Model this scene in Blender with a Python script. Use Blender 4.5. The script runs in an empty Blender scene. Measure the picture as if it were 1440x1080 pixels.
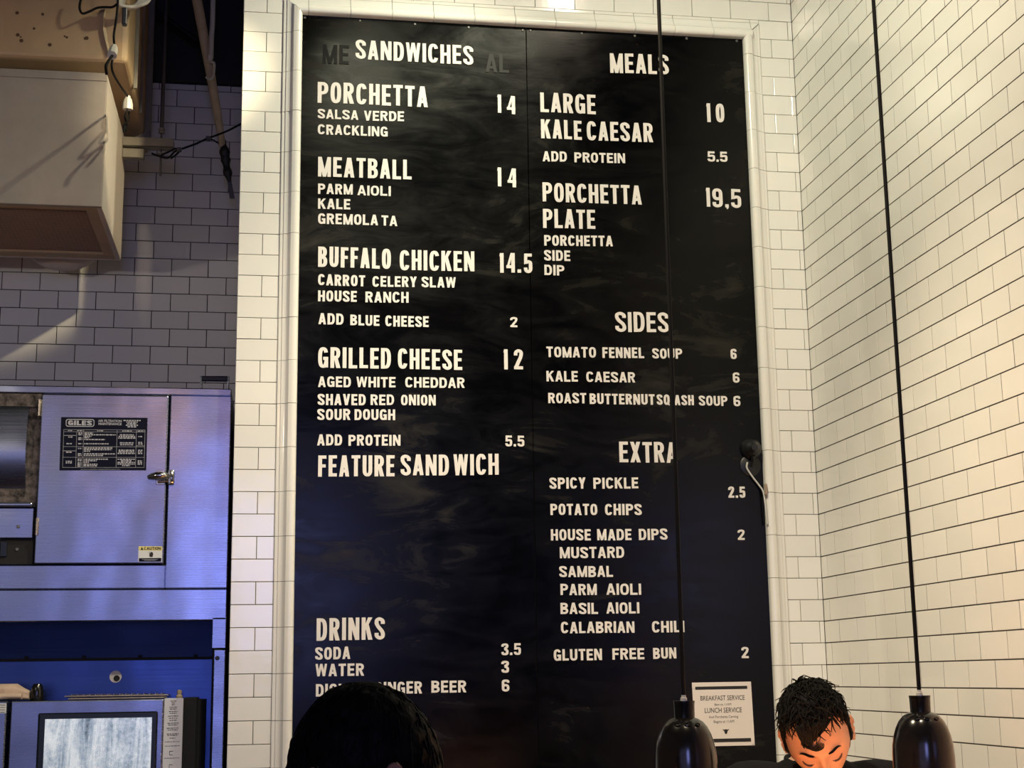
import bpy, bmesh, math, random
from mathutils import Vector, Matrix, noise
random.seed(7)
PI = math.pi
scene = bpy.context.scene
COL = scene.collection

# ------------------------------------------------------------------ camera
F_PX, W_PX, H_PX = 2078.2, 1440.0, 1080.0
CAM = Vector((-1.9781, -5.1917, 1.6))
RGT = Vector((0.98750, -0.15701, -0.01407))
FWD = Vector((0.15673, 0.96824, 0.19482))
UPV = Vector((-0.01696, -0.19459, 0.98074))
cd = bpy.data.cameras.new('camera')
cd.sensor_fit = 'HORIZONTAL'
cd.sensor_width = 36.0
cd.lens = F_PX / W_PX * 36.0
cd.clip_end = 60
cam = bpy.data.objects.new('camera', cd)
COL.objects.link(cam)
cam.matrix_world = Matrix(((RGT.x, UPV.x, -FWD.x, CAM.x), (RGT.y, UPV.y, -FWD.y, CAM.y),
                           (RGT.z, UPV.z, -FWD.z, CAM.z), (0, 0, 0, 1)))
scene.camera = cam

# ------------------------------------------------------------------ world, lamps, exposure
wd = bpy.data.worlds.new('world'); scene.world = wd
wd.use_nodes = True
wd.node_tree.nodes['Background'].inputs[0].default_value = (0.30, 0.27, 0.24, 1)
wd.node_tree.nodes['Background'].inputs[1].default_value = 0.10
vs = scene.view_settings
vs.view_transform = 'Standard'; vs.look = 'None'; vs.exposure = 0.0; vs.gamma = 1.0
vs.use_curve_mapping = False

def aim(o, target):
    d = (Vector(target) - o.location).normalized()
    o.rotation_euler = d.to_track_quat('-Z', 'Y').to_euler()

def area(name, loc, target, sx, sy, power, col):
    l = bpy.data.lights.new(name, 'AREA'); l.shape = 'RECTANGLE'
    l.size = sx; l.size_y = sy; l.energy = power; l.color = col
    o = bpy.data.objects.new(name, l); COL.objects.link(o); o.location = loc; aim(o, target)
    return o

def spot(name, loc, target, power, col, angle=60, blend=0.6, size=0.05):
    l = bpy.data.lights.new(name, 'SPOT'); l.energy = power; l.color = col
    l.spot_size = math.radians(angle); l.spot_blend = blend; l.shadow_soft_size = size
    o = bpy.data.objects.new(name, l); COL.objects.link(o); o.location = loc; aim(o, target)
    return o

# daylight through the shop front behind the camera: a bright pane and a dimmer, wider one
area('window_light_bright', (-1.95, -8.95, 2.55), (-1.95, 0, 2.55), 1.0, 1.6, 44, (0.34, 0.38, 1.0))
area('window_light_wide', (-4.3, -8.95, 2.2), (-4.3, 0, 2.2), 3.6, 3.2, 17, (0.50, 0.52, 1.0))
# ceiling track spots; e, f and g are fill added for dim areas
spot('track_light_a', (-0.63, -1.50, 4.86), (-0.9, 0.0, 2.9), 20, (1.0, 0.86, 0.66), 110, 1.0, 0.06)
spot('track_light_b', (-0.75, -1.35, 4.86), (-2.05, 0.0, 3.2), 230, (1.0, 0.98, 0.72), 60, 1.0, 0.06)
spot('track_light_c', (-1.75, -2.30, 4.86), (0.0, -0.15, 2.75), 300, (1.0, 0.97, 0.70), 80, 1.0, 0.06)
spot('track_light_d', (-1.20, -3.40, 4.86), (0.0, -1.4, 1.8), 240, (1.0, 0.80, 0.56), 76, 1.0, 0.06)
spot('fill_spot_e', (-2.80, -2.30, 4.86), (0.0, -1.10, 1.0), 660, (1.0, 0.82, 0.57), 42, 1.0, 0.06)  # added to brighten the lower right wall
spot('fill_spot_f', (-1.20, -3.00, 4.86), (-2.05, 0.0, 1.5), 420, (1.0, 0.88, 0.66), 46, 1.0, 0.06)  # added to brighten the lower left pier
spot('fill_spot_g', (-0.90, -2.00, 4.50), (-2.617, 0.45, 3.60), 360, (1.0, 0.84, 0.52), 12, 0.5, 0.05)  # added, narrow, to light the air unit's right side
# two added lamps, out of frame
spot('hood_streak_spot', (-2.60, -3.00, 3.04), (-2.36, 0.22, 2.45), 5, (1.0, 0.50, 0.25), 34, 1.0, 0.06)  # unseen source, added for the warm orange streak on the hood steel
spot('kitchen_fill', (-3.95, -2.00, 2.90), (-2.9, 1.13, 2.9), 34, (1.0, 0.88, 0.74), 100, 1.0, 0.05)  # unseen source, added as warm fill for the kitchen tiles

# ------------------------------------------------------------------ helpers
def ray(px, py):
    return RGT * ((px - W_PX / 2) / F_PX) + FWD + UPV * ((H_PX / 2 - py) / F_PX)
def onY(px, py, Y):
    d = ray(px, py); return CAM + d * ((Y - CAM.y) / d.y)
def onX(px, py, X):
    d = ray(px, py); return CAM + d * ((X - CAM.x) / d.x)
def onZ(px, py, Z):
    d = ray(px, py); return CAM + d * ((Z - CAM.z) / d.z)

WORLD = {}                                   # world position of every object's origin
def thing(name, label, cat, loc, group=None):
    o = bpy.data.objects.new(name, None); COL.objects.link(o)
    o.empty_display_size = 0.05
    o.location = loc; WORLD[o.name] = Vector(loc)
    o['label'] = label; o['category'] = cat
    if group: o['group'] = group
    return o
def tag(o, label, cat, group=None):
    o['label'] = label; o['category'] = cat
    if group: o['group'] = group
    return o

class MB:
    def __init__(s): s.bm = bmesh.new(); s.mi = 0; s.smooth = False
    def face(s, vs):
        try:
            f = s.bm.faces.new(vs); f.material_index = s.mi; f.smooth = s.smooth; return f
        except ValueError: return None
    def poly(s, pts): return s.face([s.bm.verts.new(p) for p in pts])
    def box(s, x0, x1, y0, y1, z0, z1, bev=0.0, seg=1):
        x0, x1 = min(x0, x1), max(x0, x1); y0, y1 = min(y0, y1), max(y0, y1); z0, z1 = min(z0, z1), max(z0, z1)
        v = [s.bm.verts.new(p) for p in ((x0,y0,z0),(x1,y0,z0),(x1,y1,z0),(x0,y1,z0),(x0,y0,z1),(x1,y0,z1),(x1,y1,z1),(x0,y1,z1))]
        fs = [s.face([v[i] for i in q]) for q in ((3,2,1,0),(4,5,6,7),(0,1,5,4),(1,2,6,5),(2,3,7,6),(3,0,4,7))]
        if bev > 0:
            es = list({e for f in fs for e in f.edges})
            r = bmesh.ops.bevel(s.bm, geom=es, offset=bev, segments=seg, profile=0.5, affect='EDGES')
            for f in r['faces']: f.material_index = s.mi; f.smooth = s.smooth
        return s
    def hexa(s, p):                            # eight corners: bottom four, top four
        v = [s.bm.verts.new(q) for q in p]
        for q in ((3,2,1,0),(4,5,6,7),(0,1,5,4),(1,2,6,5),(2,3,7,6),(3,0,4,7)): s.face([v[i] for i in q])
        return s
    def loft(s, rings, caps=True, closed=True):
        R = [[s.bm.verts.new(p) for p in r] for r in rings]
        n = len(R[0])
        for a, b in zip(R, R[1:]):
            for i in range(n if closed else n - 1):
                j = (i + 1) % n; s.face([a[i], a[j], b[j], b[i]])
        if caps and closed:
            s.face(R[0][::-1]); s.face(R[-1])
        return s
    def tube(s, pts, r, n=10, caps=True):
        pts = [Vector(p) for p in pts]; m = len(pts)
        rs = r if isinstance(r, (list, tuple)) else [r] * m
        up = None; rings = []
        for i in range(m):
            t = (pts[min(i + 1, m - 1)] - pts[max(i - 1, 0)]).normalized()
            if up is None:
                up = t.orthogonal().normalized()
            u = (up - t * up.dot(t)).normalized(); up = u; w = t.cross(u)
            rings.append([pts[i] + (u * math.cos(2*PI*k/n) + w * math.sin(2*PI*k/n)) * rs[i] for k in range(n)])
        return s.loft(rings, caps)
    def lathe(s, prof, c, n=48, axis='z'):     # profile of (radius, height)
        c = Vector(c); rings = []
        for r, h in prof:
            ring = []
            for k in range(n):
                a = 2*PI*k/n
                if axis == 'z': p = Vector((r*math.cos(a), r*math.sin(a), h))
                elif axis == 'y': p = Vector((r*math.cos(a), h, r*math.sin(a)))
                else: p = Vector((h, r*math.cos(a), r*math.sin(a)))
                ring.append(c + p)
            rings.append(ring)
        return s.loft(rings, True)
    def done(s):
        bmesh.ops.recalc_face_normals(s.bm, faces=s.bm.faces[:]); return s

def obj(name, mb, mats, parent=None, smooth=None, recalc=True, origin=None):
    if recalc: mb.done()
    me = bpy.data.meshes.new(name)
    if parent is not None: org = origin or WORLD[parent.name]
    else:
        if origin is None:
            xs = [v.co for v in mb.bm.verts]
            lo = Vector((min(v.x for v in xs), min(v.y for v in xs), min(v.z for v in xs)))
            hi = Vector((max(v.x for v in xs), max(v.y for v in xs), max(v.z for v in xs)))
            origin = Vector(((lo.x + hi.x)/2, (lo.y + hi.y)/2, lo.z))
        org = Vector(origin)
    for v in mb.bm.verts: v.co -= org
    mb.bm.to_mesh(me); mb.bm.free()
    for m in (mats if isinstance(mats, (list, tuple)) else [mats]): me.materials.append(m)
    if smooth is not None:
        me.shade_smooth()
        if smooth is not True: me.set_sharp_from_angle(angle=math.radians(smooth))
    o = bpy.data.objects.new(name, me); COL.objects.link(o)
    if parent is not None:
        o.parent = parent; o.location = org - WORLD[parent.name]
    else: o.location = org
    WORLD[o.name] = Vector(org)
    return o
def struct(name, mb, mats, smooth=None):
    o = obj(name, mb, mats, None, smooth, origin=Vector((0, 0, 0))); o['kind'] = 'structure'; return o

def catmull(pts, n=8, closed=False):
    P = [Vector(p) for p in pts]; out = []
    m = len(P)
    for i in range(m if closed else m - 1):
        if closed: a, b, c, d = P[(i-1) % m], P[i], P[(i+1) % m], P[(i+2) % m]
        else: a, b, c, d = P[max(i-1, 0)], P[i], P[i+1], P[min(i+2, m-1)]
        for k in range(n):
            t = k / n
            out.append(0.5*((2*b) + (c-a)*t + (2*a-5*b+4*c-d)*t*t + (3*b-a-3*c+d)*t**3))
    if not closed: out.append(P[-1])
    return out

# ------------------------------------------------------------------ materials
def mat(name, col, rough=0.5, metal=0.0, spec=0.5, coat=0.0):
    m = bpy.data.materials.new(name); m.use_nodes = True
    b = m.node_tree.nodes['Principled BSDF']
    b.inputs['Base Color'].default_value = (*col, 1); b.inputs['Roughness'].default_value = rough
    b.inputs['Metallic'].default_value = metal; b.inputs['Specular IOR Level'].default_value = spec
    b.inputs['Coat Weight'].default_value = coat
    return m
class NT:
    def __init__(s, m): s.t = m.node_tree; s.b = s.t.nodes['Principled BSDF']
    def n(s, typ, **kw):
        x = s.t.nodes.new(typ)
        for k, v in kw.items():
            if k in x.inputs: x.inputs[k].default_value = v
            else: setattr(x, k, v)
        return x
    def l(s, a, b): s.t.links.new(a, b)
    def coords(s, scale=(1, 1, 1), obj=True):
        c = s.n('ShaderNodeTexCoord'); m = s.n('ShaderNodeMapping'); m.inputs['Scale'].default_value = scale
        s.l(c.outputs['Object'], m.inputs['Vector']); return m.outputs['Vector']
    def noise(s, vec, scale, detail=4, rough=0.6, dist=0.0):
        x = s.n('ShaderNodeTexNoise'); x.inputs['Scale'].default_value = scale; x.inputs['Detail'].default_value = detail
        x.inputs['Roughness'].default_value = rough; x.inputs['Distortion'].default_value = dist
        s.l(vec, x.inputs['Vector']); return x.outputs['Fac']
    def ramp(s, fac, stops):
        r = s.n('ShaderNodeValToRGB'); e = r.color_ramp.elements
        while len(e) < len(stops): e.new(0.5)
        for k, (p, c) in zip(e, stops): k.position = p; k.color = (*c, 1) if len(c) == 3 else c
        s.l(fac, r.inputs['Fac']); return r.outputs['Color']
    def bump(s, fac, strength=0.2, dist=0.01):
        b = s.n('ShaderNodeBump'); b.inputs['Strength'].default_value = strength; b.inputs['Distance'].default_value = dist
        s.l(fac, b.inputs['Height']); s.l(b.outputs['Normal'], s.b.inputs['Normal'])
        return b

def g3(v): return (v, v, v)
def tile_mat(name, a, b, rough=0.12, bump=0.06):
    m = mat(name, a, rough); t = NT(m)
    g = t.n('ShaderNodeNewGeometry')
    c = t.ramp(g.outputs['Random Per Island'], [(0.0, a), (1.0, b)])
    t.l(c, t.b.inputs['Base Color'])
    v = t.coords()
    t.bump(t.noise(v, 14, 2), bump, 0.01)
    return m
M_TILE = tile_mat('glazed_white_tile', (0.76, 0.745, 0.70), (0.82, 0.80, 0.755))
M_TILE_K = tile_mat('kitchen_white_tile', (0.72, 0.70, 0.67), (0.78, 0.76, 0.73), 0.08, 0.015)
M_TRIM = mat('glazed_moulding', (0.79, 0.77, 0.72), 0.14)
M_GROUT = mat('dark_grout', (0.035, 0.028, 0.02), 0.9)
M_WALL_DARK = mat('dark_plaster', (0.030, 0.029, 0.028), 0.85)
M_FLOOR = mat('floor_tile', (0.16, 0.10, 0.07), 0.5)
M_CEIL = mat('dark_ceiling', (0.03, 0.03, 0.03), 0.9)

def board_mat():
    m = mat('painted_black_board', (0.008, 0.008, 0.010), 0.35, 0.0, 0.20); t = NT(m)
    v = t.coords((1, 1, 1))
    big = t.noise(v, 1.6, 6, 0.62, 0.5)
    vs_ = t.coords((3.0, 3.0, 9.0)); smear = t.noise(vs_, 1.0, 5, 0.65, 1.6)
    mu = t.n('ShaderNodeMath', operation='MULTIPLY'); t.l(big, mu.inputs[0]); t.l(smear, mu.inputs[1])
    c = t.ramp(mu.outputs[0], [(0.18, (0.0005, 0.0005, 0.0009)), (0.30, (0.0016, 0.0016, 0.0015)), (0.45, (0.020, 0.018, 0.013))])
    t.l(c, t.b.inputs['Base Color'])
    r = t.ramp(mu.outputs[0], [(0.15, g3(0.17)), (0.45, g3(0.36))])
    t.l(r, t.b.inputs['Roughness'])
    fine = t.noise(t.coords((8, 8, 30)), 3.0, 4)
    t.bump(fine, 0.02, 0.004)
    return m
M_BOARD = board_mat()
M_LETTER = mat('letter_white', (0.74, 0.69, 0.65), 0.55)
M_GHOST = mat('faded_ghost_letter', (0.0035, 0.0035, 0.0035), 0.4, 0.0, 0.2)
M_BLACK = mat('black_paint', (0.006, 0.006, 0.007), 0.4)
M_SCREW = mat('dull_screw', (0.16, 0.155, 0.15), 0.5, 0.7)

def steel(name, col=(0.37, 0.40, 0.50), rough=0.27, brush=(1, 1, 160), dent=0.22):
    m = mat(name, col, rough, 1.0); t = NT(m)
    v = t.coords(brush); fine = t.noise(v, 2.0, 3, 0.6)
    d = t.noise(t.coords((1, 1, 0.7)), 3.0, 2, 0.5)
    ad = t.n('ShaderNodeMath', operation='MULTIPLY_ADD'); ad.inputs[1].default_value = 0.003
    t.l(fine, ad.inputs[0]); t.l(d, ad.inputs[2])
    t.bump(ad.outputs[0], dent, 0.05)
    r = t.ramp(fine, [(0.3, g3(max(0.02, rough - 0.03))), (0.7, g3(rough + 0.03))])
    t.l(r, t.b.inputs['Roughness'])
    return m
M_STEEL = steel('brushed_steel')
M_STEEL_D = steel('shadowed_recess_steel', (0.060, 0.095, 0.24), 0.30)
M_CHROME = mat('chrome', (0.75, 0.74, 0.70), 0.12, 1.0)
M_HINGE = mat('brass_hinge', (0.55, 0.47, 0.38), 0.35, 1.0)
def grime_mat():
    m = mat('grimy_steel', (0.10, 0.08, 0.07), 0.6, 0.6); t = NT(m)
    n = t.noise(t.coords(), 30, 5, 0.7)
    t.l(t.ramp(n, [(0.35, (0.012, 0.009, 0.007)), (0.6, (0.16, 0.13, 0.11))]), t.b.inputs['Base Color']); return m
M_GRIME = grime_mat()
def painted(name, a, b, scale=6, rough=0.55):
    m = mat(name, a, rough); t = NT(m)
    n = t.noise(t.coords(), scale, 5, 0.65, 0.4)
    t.l(t.ramp(n, [(0.3, a), (0.7, b)]), t.b.inputs['Base Color'])
    t.bump(t.noise(t.coords(), scale * 25, 2), 0.08, 0.002); return m
M_UNIT = painted('aged_white_enamel', (0.50, 0.44, 0.39), (0.58, 0.52, 0.46))
M_UNITF = painted('darker_grey_enamel', (0.24, 0.205, 0.175), (0.29, 0.25, 0.215))  # air unit front and lip, darker than its casing
M_DUCT = painted('tan_duct_paint', (0.36, 0.25, 0.14), (0.44, 0.31, 0.18), 5)
M_RUST = mat('rust_spot', (0.08, 0.04, 0.02), 0.9)
M_GRILLE = mat('greasy_grille', (0.26, 0.16, 0.11), 0.5, 0.2)
M_DARK = mat('dark_void', (0.006, 0.006, 0.007), 0.8)
M_STRUT = painted('galvanised_channel', (0.17, 0.155, 0.125), (0.22, 0.20, 0.165), 12)
M_ROD = mat('threaded_rod_steel', (0.12, 0.115, 0.12), 0.45, 0.9)
M_PIPE = painted('insulated_pipe_wrap', (0.40, 0.31, 0.20), (0.52, 0.42, 0.28), 20, 0.7)
M_TAPE = mat('black_tape', (0.008, 0.008, 0.008), 0.5)
M_CONDUIT = mat('pale_conduit', (0.48, 0.46, 0.40), 0.45)
M_CABLE = mat('black_cable', (0.003, 0.003, 0.003), 0.6, 0.0, 0.2)
M_WHITEP = mat('white_plastic', (0.60, 0.57, 0.50), 0.4)
M_PAPER = mat('paper', (0.74, 0.66, 0.61), 0.7)
M_INK = mat('ink', (0.012, 0.010, 0.012), 0.7)
M_INKG = mat('grey_ink', (0.13, 0.11, 0.11), 0.7)
M_PLACARD = mat('navy_placard', (0.004, 0.005, 0.013), 0.35, 0.0, 0.12)
M_PLINE = mat('placard_print', (0.40, 0.40, 0.44), 0.6)
M_YELLOW = mat('caution_yellow', (0.72, 0.62, 0.22), 0.5)
M_STICK = mat('sticker_white', (0.68, 0.68, 0.68), 0.5)
M_SHADE = mat('glossy_black_shade', (0.008, 0.007, 0.007), 0.16, 0.0, 0.6)
M_TOWEL = painted('tan_towel', (0.45, 0.32, 0.24), (0.56, 0.42, 0.32), 40, 0.95)
M_CORDW = mat('grey_white_cord', (0.55, 0.53, 0.50), 0.4)
M_FRAME = mat('black_oven_frame', (0.010, 0.014, 0.020), 0.25)
M_COUNTER = mat('pale_counter', (0.70, 0.62, 0.52), 0.4)
M_CTRL = mat('pale_panel', (0.62, 0.62, 0.66), 0.5)

# ------------------------------------------------------------------ the room
H = 0.0778; L = 0.1556
Z0R = 4.119; Z0L = 4.036; ZTOP = 4.75; ZBOT = 0.75

def tile_geo(mb, rects, place, normal, thick=0.006, gap=0.0022, bev=0.0012, wob=1.0):
    """rects of (u0,u1,v0,v1); place(u,v,w) -> point, w measured out of the wall"""
    for (u0, u1, v0, v1) in rects:
        u0 += gap/2; u1 -= gap/2; v0 += gap/2; v1 -= gap/2
        if u1 - u0 < 0.004 or v1 - v0 < 0.004: continue
        b = min(bev, (u1-u0)*0.3); uc, vc = (u0+u1)/2, (v0+v1)/2
        tu, tv = random.gauss(0, 0.004*wob), random.gauss(0, 0.004*wob)
        dz = random.uniform(-0.0006, 0.0006)*wob
        w = lambda u, v: thick + dz + tu*(u-uc) + tv*(v-vc)
        r0 = [place(u, v, 0.0) for u, v in ((u0,v0),(u1,v0),(u1,v1),(u0,v1))]
        r1 = [place(u, v, w(u,v) - b*0.55) for u, v in ((u0,v0),(u1,v0),(u1,v1),(u0,v1))]
        r2 = [place(u, v, w(u,v)) for u, v in ((u0+b,v0+b),(u1-b,v0+b),(u1-b,v1-b),(u0+b,v1-b))]
        V = [[mb.bm.verts.new(p) for p in r] for r in (r0, r1, r2)]
        for a, c in zip(V, V[1:]):
            for i in range(4):
                j = (i+1) % 4; mb.face([a[i], a[j], c[j], c[i]])
        mb.face(V[2])

def rows(z0, lo, hi):
    k0 = math.floor((z0 - hi)/H); k1 = math.ceil((z0 - lo)/H)
    return [(k, z0 - (k+1)*H, z0 - k*H) for k in range(k0, k1)]

PIER_L, TR_L, TR_R = -2.125, -1.980, -0.136
TR_T = 4.104
mb = MB(); mb.mi = 0
mb.box(PIER_L + 0.004, 0.0, 0.006, 1.13, ZBOT, ZTOP)
mb.mi = 1
R_ = []
for k, v0, v1 in rows(Z0L, ZBOT, Z0L + H):             # left pier
    if k % 2 == 0: R_.append((PIER_L, TR_L, v0, v1))
    else: R_ += [(PIER_L, -2.040, v0, v1), (-2.040, TR_L, v0, v1)]
for k, v0, v1 in rows(Z0R, ZBOT, Z0R):                 # right strip
    if k < 0: continue
    if k % 2 == 0: R_ += [(TR_R, -0.018, v0, v1), (-0.018, 0.0, v0, v1)]
    else: R_ += [(TR_R, -0.088, v0, v1), (-0.088, 0.0, v0, v1)]
for k, v0, v1 in rows(Z0R, Z0R, ZTOP):                 # courses above the board
    if k >= 0: continue
    x = -0.0935 if k % 2 else -0.0150
    js = [x + L*i for i in range(-16, 2)]
    js = [0.0 if j > 0 else j for j in js]
    js = [PIER_L] + [j for j in js if PIER_L + 0.01 < j < -0.005] + [0.0]
    R_ += [(a, b, v0, v1) for a, b in zip(js, js[1:])]
tile_geo(mb, R_, lambda u, v, w: Vector((u, 0.006 - w, v)), None)
tile_geo(mb, [(0.012 + L*i, min(0.012 + L*(i+1), 1.12), v0, v1) for k, v0, v1 in rows(Z0L, 1.0, ZTOP) for i in range(-1 if False else 0, 7)],
         lambda u, v, w: Vector((PIER_L + 0.006 - w, u, v)), None)
struct('wall_back', mb, [M_GROUT, M_TILE])

mb = MB(); mb.mi = 0
mb.box(0.0012, 0.15, -4.6, 1.13, ZBOT, ZTOP)
mb.mi = 1; R_ = []
LR = 0.163
for k, v0, v1 in rows(Z0R, ZBOT, ZTOP):
    y = -0.7114 if k % 2 else -0.6299
    js = [y - LR*i for i in range(-5, 26)]
    js = [0.0] + [j for j in js if -4.5 < j < -0.006] + [-4.6]
    R_ += [(b, a, v0, v1) for a, b in zip(js, js[1:])]
tile_geo(mb, R_, lambda u, v, w: Vector((0.0012 - w, u, v)), None, thick=0.0012, gap=0.0038, bev=0.0003, wob=0.4)
struct('wall_right', mb, [M_GROUT, M_TILE])

YK = 1.13
mb = MB(); mb.mi = 0
mb.box(-3.9, PIER_L + 0.02, YK + 0.006, YK + 0.12, ZBOT, ZTOP)
mb.mi = 1; R_ = []
zk = onY(241.7, 267.5, YK).z; xk = onY(214.4, 401, YK).x
for k, v0, v1 in rows(zk, ZBOT, 4.21):
    if v1 > 4.215: v1 = 4.205
    x = xk + (0 if (k % 2) else L/2)
    js = [x + L*i for i in range(-12, 8)]
    js = [j for j in js if -3.9 < j < PIER_L + 0.0]+[PIER_L + 0.02]
    R_ += [(a, b, v0, v1) for a, b in zip(js, js[1:]) if v1 - v0 > 0.01]
tile_geo(mb, R_, lambda u, v, w: Vector((u, YK + 0.006 - w, v)), None, gap=0.0035)
mb.mi = 2
mb.box(-3.9, PIER_L + 0.02, YK - 0.012, YK + 0.01, 4.21, ZTOP)
struct('wall_kitchen', mb, [M_GROUT, M_TILE_K, M_WALL_DARK])

mb = MB(); mb.box(-6, 0.15, -9.2, 1.25, -0.05, 0); struct('floor', mb, M_FLOOR)
mb = MB(); mb.box(-6, 0.15, -9.2, 1.25, 4.95, 5.0); struct('ceiling', mb, M_CEIL)
mb = MB(); mb.box(-2.6, PIER_L + 0.02, 0.35, 1.12, 4.62, 4.95); struct('trim_4', mb, M_WALL_DARK)
mb = MB(); mb.box(-2.125, 0, 0.02, 1.12, 0, ZBOT); mb.box(-3.9, 0.0, 1.14, 1.2, 0, ZBOT); mb.box(0.01, 0.15, -4.6, 1.13, 0, ZBOT)
struct('trim_5', mb, M_GROUT)

# moulding: profile of (distance from outer edge, height off the wall)
PROF = [(0.000, -0.004), (0.000, 0.004), (0.003, 0.0065), (0.009, 0.007), (0.013, 0.0075), (0.0145, 0.011), (0.020, 0.012), (0.027, 0.014),
        (0.033, 0.018), (0.038, 0.0245), (0.040, 0.0275), (0.0445, 0.029), (0.050, 0.0315), (0.057, 0.032), (0.064, 0.030), (0.069, 0.025), (0.071, 0.018), (0.071, -0.004)]
MW = 0.071
def mould(name, segs, pt):
    """segs of (a0,a1,cut0,cut1): pt(s, d, h); cuts shift the ends by d for the mitre"""
    m = MB(); m.smooth = True
    for (a0, a1, c0, c1) in segs:
        g = 0.0008; jit = random.uniform(-0.0008, 0.0008)
        r0 = [pt(a0 + g + c0*d, d, h + jit) for d, h in PROF]; r1 = [pt(a1 - g + c1*d, d, h + jit) for d, h in PROF]
        m.loft([r0, r1], True, True)
    o = struct(name, m, M_TRIM, smooth=35)
    return o
# left: runs downwards (s = depth below the top), d grows to the right
LZ = [TR_T] + [Z0L - H*(2*i + 1) for i in range(0, 22)]
mould('trim_1', [(a, b, (1 if i == 0 else 0), 0) for i, (a, b) in enumerate(zip([-z for z in LZ], [-z for z in LZ[1:]]))],
      lambda s, d, h: Vector((TR_L + d, -h, -s)))
RZ = [TR_T - 0.002] + [Z0R - H*2*i for i in range(1, 22)]
mould('trim_3', [(a, b, (1 if i == 0 else 0), 0) for i, (a, b) in enumerate(zip([-z for z in RZ], [-z for z in RZ[1:]]))],
      lambda s, d, h: Vector((TR_R - d, -h, -s)))
TX = [TR_L, -1.8872] + [-1.8872 + 0.1558*i for i in range(1, 11)] + [-1.8872 + 0.1558*10 + 0.156, TR_R]
mould('trim_2', [(a, b, (1 if i == 0 else 0), (-1 if i == len(TX) - 2 else 0)) for i, (a, b) in enumerate(zip(TX, TX[1:]))],
      lambda s, d, h: Vector((s, -h, TR_T - d)))
# thin filler course between the moulding and the first full course
mb = MB(); mb.mi = 0
tile_geo(mb, [(a, b, TR_T + 0.001, Z0R) for a, b in zip(TX, TX[1:])], lambda u, v, w: Vector((u, 0.006 - w, v)), None, thick=0.008)
struct('trim_6', mb, M_TRIM)

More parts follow.
